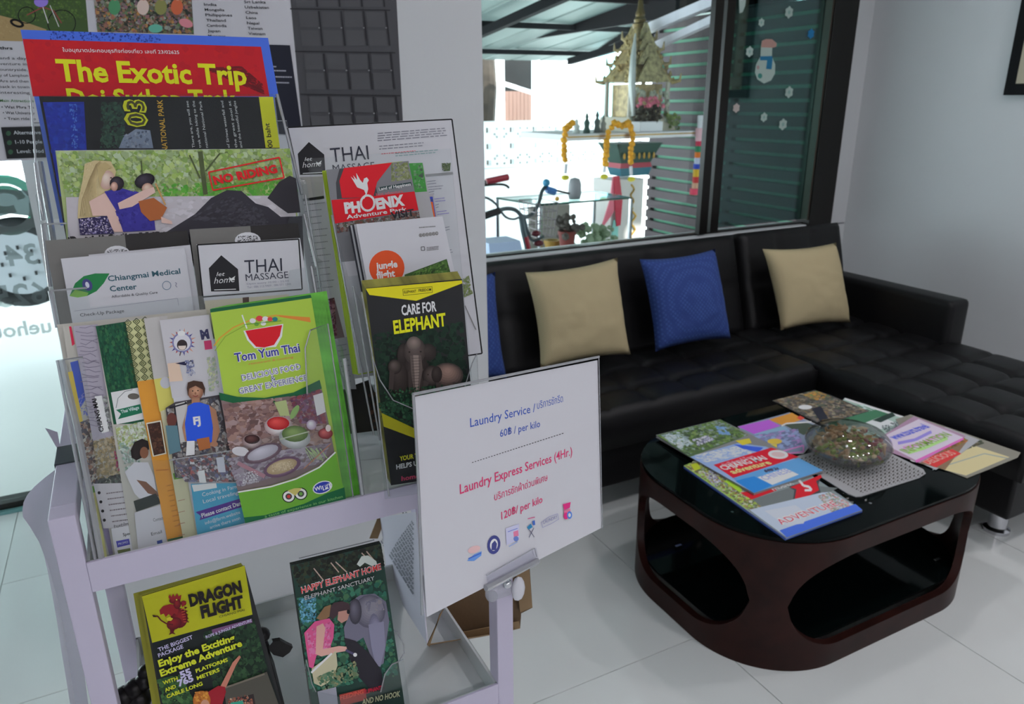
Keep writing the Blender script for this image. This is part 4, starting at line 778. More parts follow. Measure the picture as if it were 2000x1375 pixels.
A.orb(366, 700, 52, 66, E3, E1, 0, 0, -.2); A.orb(362, 664, 34, 34, E1, E2, 0, 0, -.2)
A.poly([(344, 722), (396, 720), (404, 790), (392, 850), (386, 915), (366, 918), (356, 860), (348, 800)], E1); A.poly([(358, 720), (384, 720), (386, 800), (380, 905), (370, 905), (364, 800)], E2)
for k in range(12): A.line([(350+k*.6, 735+k*14), (394-k*.9, 733+k*14)], 2, E3); A.lay -= .9
A.ell(340, 705, 5, 4, E0); A.ell(394, 703, 5, 4, E0)
A.orb(292, 830, 42, 84, E0, E3); A.orb(270, 775, 34, 36, E0, E1); A.poly([(245, 790), (268, 795), (262, 880), (250, 900), (240, 880)], E3)
A.orb(522, 815, 76, 60, E3, pc(134, 108, 98), 4, 0, -.35); A.orb(444, 818, 44, 50, E0, E1, 0, .1, -.2); A.orb(470, 812, 26, 40, E0, E3)
A.poly([(408, 838), (432, 850), (420, 885), (396, 905), (388, 895), (404, 870)], E3); A.ell(428, 812, 4, 3, E0)
for x in (480, 560, 585): A.poly([(x-14, 850), (x+12, 850), (x+10, 905), (x-12, 905)], E3)
A.splat([(215, 885), (610, 850), (615, 960), (225, 980)], [pc(24, 54, 38), pc(34, 70, 48), pc(50, 90, 60), pc(18, 34, 26)], 120, 12)
A.poly([(205, 995), (375, 1075), (375, 1120), (215, 1060)], pc(180, 170, 30)); A.poly([(530, 1050), (700, 950), (700, 990), (540, 1095)], pc(180, 170, 30)); A.text('YOUR TIME HELPS', (292, 1225), (480, 1190), 22, pc(200, 190, 30), .03); A.text('HELPS US BUILD A', (276, 1265), (500, 1220), 22, WH, .03); A.text('home again', (300, 1320), (470, 1290), 22, pc(170, 50, 80), .03); A.build(s_)
q = PG(-.006); UC = [(752, 975), (728, 700), (742, 742), (768, 782), (810, 800), (875, 790), (905, 765), (922, 710), (932, 690), (944, 944)]
acrylic('front_panel', q, UC, rk2); edge(q, UC[1:9], rk2, .0006); edge(q, [(706, 570), (728, 700), (744, 850), (760, 970)], rk2, .0009, 'corner_edge')
for off, pts in ((.024, [(742, 860), (690, 560), (672, 450), (690, 470), (720, 620), (890, 600), (912, 430), (930, 900)]), (.058, [(730, 850), (648, 420), (640, 360), (655, 380), (680, 540), (870, 520), (900, 420), (930, 900)])):
    q = PG(off, .13); acrylic('tier_panel', q, [pts[0], pts[1], pts[4], pts[5], pts[7]], rk2); edge(q, pts[:2], rk2, .001, 'corner_edge')
q = PG(.1, .15); acrylic('back_panel', q, [(700, 900), (600, 310), (590, 200)][:2]+[(880, 290), (935, 880)], rk2); edge(q, [(596, 380), (640, 640), (688, 800)], rk2, .0012, 'corner_edge')

# ---------------------------------------------------------------- laundry price sign clipped to the trolley's right post
g0, g1, g2, g3 = Vector((.204, .596, 1.177)), Vector((.476, .705, 1.132)), Vector((.46, .661, .928)), Vector((.187, .552, .973))
ln = (g1-g0).cross(g3-g0).normalized()
if ln.dot(CAM-g0) < 0: ln = -ln
LP = (g0, ln)
K7 = (780, 680, .4217)
lc = cc(K7, (68, 226), (918, 56), (936, 832), (128, 1245))
sign = sheet('laundry_sign', 'white laundry service price sign in clear sleeve clipped to the trolley', 'sign', LP, lc, .0012)
A = Art(LP, K7); LB, LR = pc(52, 76, 150), pc(186, 52, 96)
A.text('Laundry Service /', (328, 366), (630, 294), 42, LB, .008); A.text('บริการซักรีด', (638, 282), (758, 248), 34, LB, .0)
A.text('60฿ / per kilo', (466, 412), (652, 364), 34, LB, .008)
for k in range(34): x = 336+k*12.6; A.line([(x, 530-(x-336)*.322), (x+7, 530-(x-329)*.322)], 3, BLK); A.lay -= .9
A.text('Laundry Express Services (4Hr.)', (280, 676), (800, 494), 46, LR, .008); A.text('บริการซักผ้าด่วนพิเศษ', (440, 706), (686, 612), 34, LR, .0); A.text('120฿/ per kilo', (472, 794), (662, 714), 36, LR, .008)
A.ell(345, 932, 30, 16, pc(220, 160, 160), -20); A.poly([(312, 985), (345, 955), (380, 940), (378, 960), (345, 985)], pc(90, 130, 190)); A.line([(318, 975), (378, 948)], 5, pc(60, 90, 170))
A.ell(436, 910, 30, 44, pc(60, 64, 120), 8); A.ell(436, 910, 18, 28, pc(200, 200, 215), 8); A.poly([(424, 935), (426, 905), (440, 890), (450, 905), (446, 935)], pc(60, 64, 120))
A.poly([(490, 835), (552, 812), (554, 885), (494, 912)], pc(170, 170, 206)); A.line([(500, 850), (545, 834)], 4, pc(110, 120, 180)); A.poly([(525, 850), (548, 842), (550, 868), (528, 874)], pc(200, 110, 140)); A.ell(538, 882, 12, 12, pc(90, 110, 170)); A.line([(505, 918), (545, 896)], 4, pc(130, 150, 190))
A.line([(592, 790), (625, 782)], 4, pc(180, 80, 120)); A.line([(596, 836), (622, 874)], 3, pc(90, 90, 110)); A.line([(620, 832), (598, 876)], 3, pc(90, 90, 110)); A.poly([(588, 828), (606, 812), (614, 828), (596, 840)], pc(40, 110, 150)); A.poly([(612, 800), (624, 796), (626, 818), (616, 820)], pc(60, 90, 160))
A.line([(655, 806), (690, 780), (730, 766), (734, 792), (700, 812), (660, 830), (655, 806)], 2, pc(130, 130, 165)); A.text('LAUNDRY', (664, 814), (728, 786), 15, pc(110, 110, 150), .0)
A.poly([(754, 722), (790, 712), (786, 738), (760, 750)], pc(190, 40, 110)); A.poly([(758, 752), (788, 742), (790, 768), (760, 776)], pc(220, 100, 130)); A.ell(768, 776, 11, 16, pc(190, 40, 110)); A.ell(784, 772, 12, 18, pc(70, 110, 180)); A.ell(784, 772, 6, 9, pc(210, 220, 235)); A.build(sign)
fpn = (LP[0]+ln*.0016, ln); edge(fpn, cc(K7, (62, 214), (924, 40)), sign, .0016, 'sleeve_edge'); edge(fpn, cc(K7, (64, 214), (78, 420), (92, 720), (106, 1236)), sign, .0014, 'sleeve_edge')
edge(fpn, cc(K7, (924, 42), (940, 835)), sign, .0006, 'sleeve_edge')
clip = empty('sign_clip', (.33, .655, .93), 'clear plastic swivel clip holding the laundry sign on the post', 'clip')
CL = clear('clear_plastic', (.9, .9, .93), .3, .15, .04, .22)
CL2 = clear('clip_jaw_plastic', (.93, .93, .96), .15, .1, .03)
obj('jaw', prism(nb(), [at(*p, fpn) for p in cc(K7, (402, 1050), (628, 924), (640, 985), (412, 1108))], ln*.002), CL2, clip); edge((LP[0]+ln*.004, ln), cc(K7, (404, 1052), (626, 926), (636, 966)), clip, .0005)
edge((LP[0]+ln*.003, ln), cc(K7, (400, 1112), (640, 985)), clip, .0035, 'hinge_bar')
c = at(970, 1142, plane_y(.668)); bm = nb(); box(bm, c-Vector((.016, .012, .012)), c+Vector((.014, .0, .004)), .003); ball(bm, c+Vector((-.012, -.012, -.004)), .007, 2); obj('swivel_block', bm, CL, clip, True)
c = at(1012, 1150, plane_y(.66)); obj('thumb_lever', ball(nb(), c, .009, 2, (1, .6, 1.9)), mat('white_plastic', rgb(215, 214, 222), .35, bump=.05), clip, True)
obj('screw', ball(nb(), at(990, 1140, plane_y(.655)), .006, 2), CHR, clip, True)

# ---------------------------------------------------------------- lower tray
K9, K10 = (160, 1080, .2146), (440, 940, .3164)
d0, d1, d2 = Vector((-.054, .679, .996)), Vector((.051, .674, .997)), Vector((-.053, .636, .790))
dn = (d1-d0).cross(d2-d0).normalized(); dn = dn if dn.dot(CAM-d0) > 0 else -dn
DP = lambda o: (d0-dn*o+Vector((0, .068, 0)), dn)
cs = cc(K9, (545, 395), (1480, 115), (1930, 1790), (860, 2200))
for i in (5, 4, 3, 2, 1):
    sheet('zipline_brochure', 'yellow topped zipline brochure in the stack behind the front dragon one', 'brochure', DP(.0018*i), [(x-(4 if i < 5 else 16)*min(i, 4)**.5+i*.3, y-1.2*i) for x, y in cs] if i != 5 else cc(K9, (468, 372), (1400, 112), (1850, 1800), (780, 2200)), .001, mat('yellow_paper', pc(110, 108, 20, .48), .45, bump=.05), 'zipline brochures behind the front one')
dp = DP(0.); s_ = sheet('zipline_brochure', 'front yellow and black DRAGON FLIGHT zipline brochure on the lower tray', 'brochure', dp, cs, .001, mat('black_paper', rgb(20, 20, 24)))
s_['label'] = 'front yellow and black zipline brochure with red dragon on the lower tray'
A = Art(dp, K9); dk = lambda r, g, b: pc(r, g, b, .48)
A.poly([(545, 395), (1480, 115), (1552, 560), (640, 818)], dk(140, 140, 24)); A.poly([(640, 818), (1552, 560), (1930, 1790), (860, 2200)], dk(24, 28, 28))
A.splat([(1100, 720), (1570, 600), (1700, 1100), (1200, 1250)], [dk(30, 50, 34), dk(20, 36, 26), dk(44, 70, 44), dk(16, 22, 20)], 260, 50); A.splat([(680, 1150), (900, 1100), (1100, 1500), (780, 1560)], [dk(40, 70, 40), dk(26, 44, 28), dk(60, 90, 50)], 160, 40)
DR = dk(110, 26, 30)
D2, D3 = dk(150, 60, 44), dk(70, 16, 22)
A.orb(885, 590, 78, 92, D3, DR, 0, .2, -.2); A.orb(840, 640, 72, 54, D3, DR, -25); A.poly([(705, 520), (740, 480), (800, 462), (860, 470), (880, 520), (862, 560), (840, 545), (815, 575), (790, 552), (762, 580), (745, 548), (715, 560)], DR)
A.line([(655, 570), (690, 572), (720, 610), (770, 640), (830, 650)], 12, D3); A.poly([(640, 560), (665, 562), (680, 580), (650, 580)], dk(40, 20, 20))
A.orb(845, 425, 52, 34, D3, DR, -12); A.poly([(788, 396), (800, 372), (815, 398), (830, 366), (846, 396), (866, 362), (880, 392), (905, 375), (900, 420), (800, 420)], DR); A.orb(868, 460, 34, 46, D3, DR); A.orb(925, 452, 26, 24, D3, DR); A.poly([(905, 470), (950, 430), (948, 452), (915, 490)], DR)
A.poly([(765, 590), (800, 575), (830, 592), (812, 612), (775, 612)], dk(160, 150, 40)); A.poly([(800, 690), (850, 680), (835, 715), (855, 735), (820, 728), (790, 742), (805, 715)], D3); A.ell(862, 420, 7, 6, dk(170, 160, 60))
for k in range(6): A.line([(900+k*5, 510+k*22), (935+k*3, 500+k*24)], 7, D2)
for k in range(5): A.poly([(930+k*6, 480+k*30), (962+k*4, 488+k*34), (938+k*6, 505+k*30)], D3)
A.text('DRAGON', (985, 478), (1460, 345), 104, dk(24, 20, 22), .06); A.text('FLIGHT', (1090, 585), (1475, 480), 104, dk(24, 20, 22), .06); A.text('CHIANG MAI', (1250, 585), (1480, 520), 22, dk(40, 40, 30))
LV, YY = dk(150, 145, 170), dk(160, 165, 36)
A.poly([(1180, 690), (1545, 590), (1550, 625), (1190, 730)], dk(90, 60, 90)); A.text('ROPE & JUNGLE ADVENTURE', (1130, 770), (1545, 615), 26, LV, .02); A.text('THE BIGGEST', (700, 890), (1012, 770), 36, LV, .02); A.text('PACKAGE', (700, 942), (925, 855), 36, LV, .02)
for t, a, b, h in (('Enjoy the Exciting', (705, 1028), (1395, 785), 62), ('Extreme Adventure', (720, 1115), (1460, 835), 62)): A.text(t, a, b, h, dk(20, 24, 20), .09); A.text(t, a, b, h, YY, .04)
A.text('WITH', (740, 1190), (875, 1145), 34, YY, .03); A.text('55', (900, 1130), (1000, 1090), 58, LV, .05); A.text('PLATFORMS', (1040, 1080), (1330, 975), 34, YY, .03); A.text('AND', (760, 1255), (860, 1215), 34, YY, .03); A.text('765', (880, 1205), (1020, 1150), 58, LV, .05); A.text('METERS', (1050, 1145), (1255, 1065), 34, YY, .03); A.text('CABLE LONG', (775, 1312), (1100, 1190), 34, YY, .03)
A.poly([(1290, 1215), (1680, 1070), (1800, 1400), (1330, 1500)], dk(62, 60, 54)); A.line([(1300, 1215), (1660, 1090)], 16, dk(90, 84, 74)); A.poly([(1330, 1330), (1560, 1270), (1600, 1500), (1380, 1560)], dk(40, 34, 34)); A.splat([(1320, 1310), (1540, 1270), (1560, 1380), (1340, 1400)], [dk(120, 60, 40), dk(150, 130, 110), dk(90, 34, 34)], 50, 20); A.poly([(1350, 1350), (1460, 1330), (1490, 1420), (1370, 1440)], dk(40, 120, 100))
A.poly([(1260, 1200), (1370, 985), (1430, 920), (1445, 935), (1400, 1010), (1310, 1210)], dk(150, 96, 80)); A.poly([(1150, 1250), (1240, 1195), (1300, 1205), (1310, 1250), (1260, 1420), (1130, 1500)], dk(120, 24, 34)); A.ell(1090, 1330, 80, 90, dk(140, 80, 30)); A.splat([(1020, 1250), (1150, 1240), (1160, 1420), (1030, 1420)], [dk(150, 90, 30), dk(110, 50, 24), dk(170, 120, 50)], 50, 26); A.ell(1120, 1370, 40, 50, dk(150, 110, 90)); A.build(s_)
for xy in ((645, 880), (655, 935), (670, 1020), (695, 1100)): pass
# iron plate stand behind that stack
IRON = mat('black_wrought_iron', rgb(18, 14, 17), .38, .4, bump=.2)
st = empty('plate_stand', (.0, .76, .705), 'black ornamental iron stand with leaf tips behind the dragon brochures', 'stand')
py = plane_y(.748, .9, .1)
a = at(505, 1225, py); b = at(545, 1400, py)
bm = nb(); tube(bm, [at(497, 1240, py), at(520, 1300, py), at(545, 1400, py), at(560, 1470, py)], .009, 8); obj('upright', bm, IRON, st, True)
bm = nb(); tube(bm, [at(250, 1372, py), at(262, 1400, py), at(285, 1470, py)], .010, 8); obj('upright', bm, IRON, st, True)
c0, c1 = at(522, 1266, py), at(572, 1264, py); d = c1-c0; up_ = Vector((0, .2, 1)).normalized()
P = [c0, c0+d*.25+up_*d.length*.26, c0+d*.55+up_*d.length*.30, c0+d*.8+up_*d.length*.12, c1, c0+d*.85-up_*d.length*.22, c0+d*.55-up_*d.length*.42, c0+d*.2-up_*d.length*.30]
obj('leaf_tip', prism(nb(), P, (0, .006, 0)), IRON, st); obj('scroll', ball(ball(nb(), at(512, 1240, py), .009, 2), at(506, 1262, py), .011, 2), IRON, st, True)
bm = nb()
for u, v, r in ((240, 1362, .012), (262, 1345, .011), (282, 1330, .010), (272, 1365, .013), (284, 1312, .008)): ball(bm, at(u, v, py), r, 2)
obj('scroll', bm, IRON, st, True); obj('crossbar', tube(nb(), [at(262, 1420, py), at(550, 1420, py)], .006, 6), IRON, st, True)
bm = nb(); box(bm, (at(262, 1470, py).x-.01, .735, .7045), (at(560, 1470, py).x, .765, .71)); obj('base_bar', bm, IRON, st)
# Happy Elephant Home
EP = plane_y(.735, .92, .12)
cs = cc(K10, (408, 520), (962, 385), (1110, 1400), (560, 1560))
hold = empty('brochure_holder', (.24, .75, .704), 'clear acrylic holder with the elephant sanctuary brochure on the lower tray', 'holder')
for i in (3, 2, 1): sheet('sanctuary_brochure', 'dark sanctuary brochure in the stack behind the front one on the lower tray', 'brochure', (EP[0]+Vector((0, .003*i, 0)), EP[1]), [(x-1.1*i, y-1.6*i) for x, y in cs], .0012, mat('dark_green_paper', rgb(40, 48, 44), .5, bump=.05), 'sanctuary brochures behind the front one')
s_ = sheet('sanctuary_brochure', 'front elephant sanctuary brochure with a woman in pink top beside an elephant', 'brochure', EP, cs, .001, mat('dark_green_paper', rgb(40, 48, 44)))
A = Art(EP, K10); dk = lambda r, g, b: pc(r, g, b, .48)
A.poly([(408, 520), (962, 385), (1110, 1400), (560, 1560)], dk(30, 50, 44)); A.splat([(408, 520), (962, 385), (985, 520), (440, 660)], [dk(26, 28, 26), dk(36, 40, 34), dk(50, 56, 40), dk(20, 20, 20)], 140, 30)
A.splat([(440, 720), (980, 600), (1070, 1200), (520, 1300)], [dk(30, 70, 60), dk(40, 90, 76), dk(24, 50, 44), dk(50, 100, 80), dk(60, 90, 60)], 380, 34); A.splat([(445, 720), (560, 700), (560, 860), (470, 880)], [dk(60, 110, 130), dk(100, 150, 170), dk(40, 80, 90)], 70, 16)
for a, b in (((545, 535), (605, 610)), ((650, 500), (700, 560)), ((680, 495), (750, 560)), ((840, 440), (900, 500)), ((870, 430), (920, 490))): A.line([a, b], 7, dk(150, 130, 120))
A.poly([(810, 510), (840, 460), (880, 455), (930, 490), (935, 510), (900, 520), (860, 500), (830, 525)], dk(160, 165, 160)); A.text('HAPPY ELEPHANT HOME', (470, 690), (962, 540), 40, dk(170, 170, 170), .05); A.text('HAPPY ELEPHANT HOME', (470, 690), (962, 540), 38, dk(170, 50, 50), .02)
A.text('ELEPHANT SANCTUARY', (490, 730), (920, 605), 28, dk(20, 20, 20), .06); A.text('ELEPHANT SANCTUARY', (490, 730), (920, 605), 26, dk(150, 150, 150), .01)
A.poly([(770, 740), (830, 700), (920, 690), (990, 740), (1010, 860), (990, 1000), (975, 1120), (930, 1150), (890, 1060), (850, 960), (790, 1000), (740, 1000), (730, 900), (760, 830)], dk(88, 86, 100)); A.orb(890, 800, 96, 104, dk(70, 68, 80), dk(118, 114, 124), 0, .1, -.3, 9); A.orb(800, 800, 40, 80, dk(50, 48, 56), dk(84, 80, 92)); A.orb(928, 960, 44, 150, dk(84, 82, 98), dk(116, 114, 134), -6, .2, -.2); A.splat([(860, 735), (960, 715), (980, 790), (870, 800)], [dk(110, 106, 116), dk(80, 80, 96), dk(96, 94, 108), dk(120, 112, 112)], 120, 34); A.poly([(880, 880), (975, 860), (985, 1010), (955, 1140), (925, 1130), (900, 1020)], dk(104, 102, 120))
A.poly([(730, 960), (800, 980), (890, 1060), (960, 1160), (980, 1280), (900, 1290), (820, 1200), (770, 1100)], dk(34, 32, 38))
A.poly([(640, 790), (665, 745), (720, 735), (762, 750), (770, 790), (745, 800), (700, 810), (660, 850), (640, 830)], dk(54, 40, 44)); A.poly([(560, 840), (610, 770), (650, 755), (640, 830), (600, 860), (580, 850)], dk(110, 84, 60)); A.poly([(695, 800), (745, 790), (765, 800), (752, 850), (715, 870), (690, 850)], dk(150, 110, 100)); A.ell(757, 800, 10, 14, dk(20, 20, 24))
A.poly([(485, 930), (550, 860), (640, 840), (670, 880), (665, 960), (640, 1030), (560, 1070), (540, 1150), (515, 1140), (500, 1040)], dk(170, 70, 110)); A.splat([(495, 920), (650, 860), (650, 1020), (520, 1080)], [dk(180, 90, 130), dk(150, 50, 90), dk(190, 110, 140)], 60, 20); A.poly([(560, 890), (600, 870), (615, 900), (600, 1030), (700, 1010), (745, 1015), (750, 1040), (690, 1050), (590, 1075), (555, 1060)], dk(170, 130, 120))
A.poly([(530, 1150), (640, 1070), (680, 1040), (690, 1130), (660, 1220), (590, 1260), (545, 1240)], dk(150, 145, 120)); A.line([(528, 1175), (655, 1055)], 12, dk(170, 170, 190)); A.line([(740, 1035), (800, 1065)], 14, dk(60, 56, 80)); A.ell(798, 1064, 12, 12, dk(170, 170, 190))
A.splat([(560, 1200), (800, 1100), (830, 1200), (600, 1290)], [dk(60, 100, 80), dk(40, 80, 60), dk(120, 110, 80)], 60, 24); A.poly([(565, 1290), (680, 1262), (696, 1400), (590, 1430)], dk(120, 120, 130)); A.poly([(700, 1310), (860, 1270), (870, 1340), (710, 1380)], dk(130, 50, 44)); A.text('FEEDING', (706, 1342), (850, 1302), 26, dk(170, 70, 60), .03); A.text('ELEPHANTS', (855, 1305), (965, 1275), 24, dk(150, 30, 50), .03); A.text('AND NO HOOK', (840, 1372), (1075, 1318), 34, dk(20, 20, 20), .09); A.text('AND NO HOOK', (840, 1372), (1075, 1318), 34, dk(150, 150, 120), .03); A.build(s_)
q = (EP[0]+Vector((0, -.007, 0)), EP[1]); UC = cc(K10, (560, 1600), (490, 1180), (500, 1100), (535, 1250), (560, 1300), (700, 1330), (960, 1300), (985, 1190), (1030, 1130), (1100, 1100), (1170, 1600)); acrylic('front_panel', q, UC, hold); edge(q, UC[1:5], hold, .0005); edge(q, UC[6:10], hold, .0009)
edge((EP[0]+Vector((0, .012, 0)), EP[1]), cc(K10, (1010, 900), (1060, 930), (1100, 1010), (1105, 1060), (1060, 1130)), hold, .0007); edge((EP[0]+Vector((0, .012, 0)), EP[1]), cc(K10, (455, 475), (920, 362)), hold, .0006)
obj('foot_plate', bx((.16, .70, .7045), (.30, .80, .707)), ACR, hold)

# ---------------------------------------------------------------- kraft folder hanging at the trolley's right end
KR = mat('kraft_card', rgb(138, 112, 80), .7, bump=.3, bscale=90, var=.15, vscale=12)
KRW = mat('white_card_face', rgb(196, 192, 206), .55, bump=.05)
box_ = empty('kraft_box', (.31, .85, .86), 'open brown kraft carton with printed white side hanging by the trolley post', 'carton')
ya, yb = plane_y(.735), plane_y(1.06)
f0, f1, f2, f3 = at(812, 1000, ya), at(742, 1010, yb), at(758, 1135, yb), at(834, 1258, ya)
nx = (f0-f3).cross(f2-f3).normalized(); nx = nx if nx.x > 0 else -nx
obj('printed_side', prism(nb(), [f0, f1, f2, f3], nx*.0015), KRW, box_)
pn = (f3, -nx); A = Art(pn)
for i in range(15):
    sx, sy = 790-45*i/14, 996+60*i/14; A.lines((sx, sy), (808, sy+(808-sx)*1.65), 1, 1, pc(100, 100, 110), 3.4, 0)
A.build(box_, 'printed_text')
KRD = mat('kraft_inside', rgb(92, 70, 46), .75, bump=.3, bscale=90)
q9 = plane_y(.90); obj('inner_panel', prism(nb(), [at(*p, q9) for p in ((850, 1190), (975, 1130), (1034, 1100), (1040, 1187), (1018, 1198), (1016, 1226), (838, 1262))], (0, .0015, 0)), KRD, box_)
obj('bottom_flap', prism(nb(), [f3, at(838, 1261, q9), at(1016, 1226, q9), at(975, 1236, plane_y(.86))], (0, 0, -.0015)), KR, box_)
obj('front_lip', prism(nb(), [f3, at(866, 1188, ya), at(858, 1200, ya), at(838, 1262, ya)], (0, -.0015, 0)), KR, box_)
q8 = plane_y(.893); obj('end_strip', prism(nb(), [at(*p, q8) for p in ((1008, 1120), (1033, 1104), (1040, 1186), (1016, 1196))], (0, .0015, 0)), KR, box_)
obj('edge_strip', prism(nb(), [at(*p, q8) for p in ((838, 1262), (1016, 1227), (1014, 1214), (846, 1246))], (0, .0015, 0)), KR, box_)
obj('rear_strip', prism(nb(), [at(722, 1052, yb), at(738, 1052, yb), at(764, 980, yb), at(750, 980, yb)], (0, .0015, 0)), KR, box_)

# curled paper hung on the trolley's left end
fr = [(45, 1010), (58, 1028), (76, 1058), (92, 1098), (104, 1138), (116, 1185), (126, 1235), (134, 1290), (142, 1340), (152, 1400)]
bk = [(107, 918), (112, 930), (118, 960), (122, 1000), (128, 1050), (134, 1110), (142, 1170), (152, 1240), (162, 1300), (176, 1400)]
bm = nb(); G = []
for i, (a, b) in enumerate(zip(fr, bk)):
    row = []
    for k in range(7):
        t = k/6; fa = at(a[0], a[1], plane_y(.70+.012*i*0)); fb = at(b[0], b[1], plane_y(.80)); fb.x = min(fb.x, LX0-.001)
        p = fa*(1-t)+fb*t; p.x -= .010*math.sin(math.pi*t); row.append(bm.verts.new(p))
    G.append(row)
for i in range(len(G)-1):
    for k in range(6): bm.faces.new((G[i][k], G[i+1][k], G[i+1][k+1], G[i][k+1]))
cm_ = mat('curled_white_paper', rgb(214, 208, 222), .5); nt_ = cm_.node_tree; tl_ = nt_.nodes.new('ShaderNodeBsdfTranslucent'); tl_.inputs[0].default_value = (*rgb(214, 208, 222), 1); m3 = nt_.nodes.new('ShaderNodeMixShader'); m3.inputs[0].default_value = .4
nt_.links.new(nt_.nodes['Principled BSDF'].outputs[0], m3.inputs[1]); nt_.links.new(tl_.outputs[0], m3.inputs[2]); nt_.links.new(m3.outputs[0], nt_.nodes['Material Output'].inputs[0])
cp = obj('curled_paper', bm, cm_, None, 'all'); tag(cp, 'curled white paper hanging on the left end of the trolley', 'paper')
bm = nb(); prism(bm, [at(88, 836, plane_y(.86)), at(112, 844, plane_y(.86)), at(119, 880, plane_y(.83)), at(114, 880, plane_y(.83))], (0, .0004, 0)); obj('curled_corner', bm, MATS['curled_white_paper'], cp)
# ---------------------------------------------------------------- magazines, mat and bowl on the coffee table
KT = (1270, 760, .225)
zt_ = [TZ+.0002]
def mag(name, label, corners, th, fn=None, base=(190, 190, 195), crop=KT, group=None, z=None):
    z0 = z if z is not None else zt_[0]; pl = plane_z(z0+th)
    bm = prism(nb(), [at(*p, pl) for p in cc(crop, *corners)], (0, 0, -th)); o = tag(obj(name, bm, mat('page_edges_%d_%d_%d' % base, rgb(*base), .4, bump=.05)), label, 'magazine', group)
    A = Art((pl[0], pl[1]), crop)
    if fn: fn(A); A.build(o)
    return o
T_ = lambda r, g, b: pc(r, g, b, .50)
def f_a(A):
    A.poly([(290, 665), (1185, 1290), (1840, 1050), (940, 440)], T_(110, 120, 120)); A.poly([(290, 665), (350, 640), (900, 1010), (840, 1045)], T_(130, 160, 70)); A.splat([(300, 665), (420, 600), (1000, 1030), (900, 1080)], [T_(80, 110, 50), T_(150, 170, 60), T_(60, 70, 50), T_(120, 60, 50), T_(170, 175, 160)], 260, 26)
    A.poly([(350, 655), (410, 640), (440, 690), (385, 712)], T_(150, 160, 40)); A.splat([(450, 720), (540, 700), (630, 820), (560, 850)], [T_(180, 180, 200), T_(60, 50, 60), T_(120, 120, 150)], 50, 16); A.poly([(640, 800), (720, 780), (800, 880), (780, 900)], T_(140, 180, 50))
    A.poly([(780, 900), (1060, 860), (1100, 880), (880, 960)], T_(190, 30, 40)); A.poly([(880, 960), (1300, 830), (1630, 860), (1490, 930), (1040, 1065)], T_(92, 98, 98)); A.poly([(1200, 850), (1480, 760), (1460, 830), (1480, 900), (1310, 980), (1240, 960), (1250, 880)], T_(60, 60, 64)); A.poly([(1215, 855), (1480, 745), (1490, 770), (1440, 800), (1465, 880), (1300, 970), (1255, 950), (1270, 870)], T_(196, 30, 40)); A.line([(1290, 790), (1330, 840), (1380, 850), (1400, 880), (1340, 880)], 20, T_(200, 200, 205)); A.text('PHOENIX', (1075, 885), (1250, 825), 26, T_(200, 200, 205), .03)
    A.poly([(860, 1050), (1490, 900), (1560, 895), (1840, 1050), (1185, 1290)], T_(150, 160, 190)); A.splat([(1450, 930), (1560, 895), (1820, 1045), (1600, 1100)], [T_(190, 190, 195), T_(80, 100, 90), T_(170, 100, 100), T_(120, 140, 120)], 120, 24); A.poly([(1120, 1230), (1780, 1000), (1840, 1050), (1185, 1290)], T_(60, 90, 190)); A.poly([(990, 1060), (1260, 1010), (1370, 1090), (1330, 1170), (1180, 1190)], T_(160, 165, 200))
    A.text('ADVENTURE', (1140, 1180), (1640, 1010), 44, T_(200, 200, 210), .06); A.text('ADVENTURE', (1140, 1180), (1640, 1010), 40, T_(170, 60, 80), .0)
def f_b(A):
    A.poly([(55, 400), (610, 262), (850, 400), (345, 590)], T_(70, 90, 60)); A.splat([(60, 400), (600, 265), (850, 400), (330, 570)], [T_(70, 100, 40), T_(90, 120, 50), T_(50, 64, 40), T_(110, 130, 70), T_(130, 140, 150), T_(40, 50, 36)], 380, 34); A.splat([(90, 400), (250, 370), (380, 480), (260, 520)], [T_(150, 165, 170), T_(170, 185, 185), T_(110, 130, 130)], 70, 24); A.splat([(360, 440), (500, 400), (560, 440), (420, 500)], [T_(180, 185, 215), T_(60, 60, 90), T_(150, 150, 180)], 40, 22); A.splat([(560, 320), (660, 330), (700, 400), (600, 400)], [T_(90, 120, 160), T_(110, 140, 170)], 26, 22)
    A.poly([(345, 590), (760, 470), (1000, 500), (1500, 710), (900, 905)], T_(120, 140, 190)); A.splat([(360, 580), (780, 490), (900, 560), (480, 640)], [T_(190, 190, 190), T_(170, 175, 180), T_(120, 140, 180)], 100, 24, 1.6); A.poly([(720, 480), (980, 510), (940, 550), (800, 520)], T_(50, 80, 190)); A.poly([(740, 450), (860, 430), (880, 470), (800, 490)], T_(180, 160, 50))
    A.poly([(550, 660), (1050, 510), (1290, 590), (720, 775)], T_(190, 28, 44)); A.ell(1110, 570, 88, 38, T_(190, 180, 180), 5); A.ell(1110, 570, 60, 22, T_(180, 150, 150), 5)
    A.text('Air Tickets & Tours', (640, 675), (910, 595), 22, T_(220, 140, 150), .02); A.text('CHIANG MAI', (640, 708), (1020, 610), 36, T_(225, 205, 210), .03); A.text('adventure', (720, 740), (1060, 650), 34, T_(225, 170, 110), .03)
    A.poly([(720, 775), (1290, 600), (1500, 710), (900, 905)], T_(80, 130, 190)); A.poly([(740, 800), (900, 760), (1060, 840), (900, 905)], T_(40, 110, 210)); A.poly([(930, 770), (1170, 690), (1290, 745), (1060, 835)], T_(180, 190, 205)); A.text('CHINESE', (1000, 795), (1230, 720), 34, T_(110, 120, 170), .0); A.splat([(980, 705), (1100, 680), (1120, 700), (1000, 730)], [T_(40, 40, 60), T_(80, 80, 110)], 20, 14)
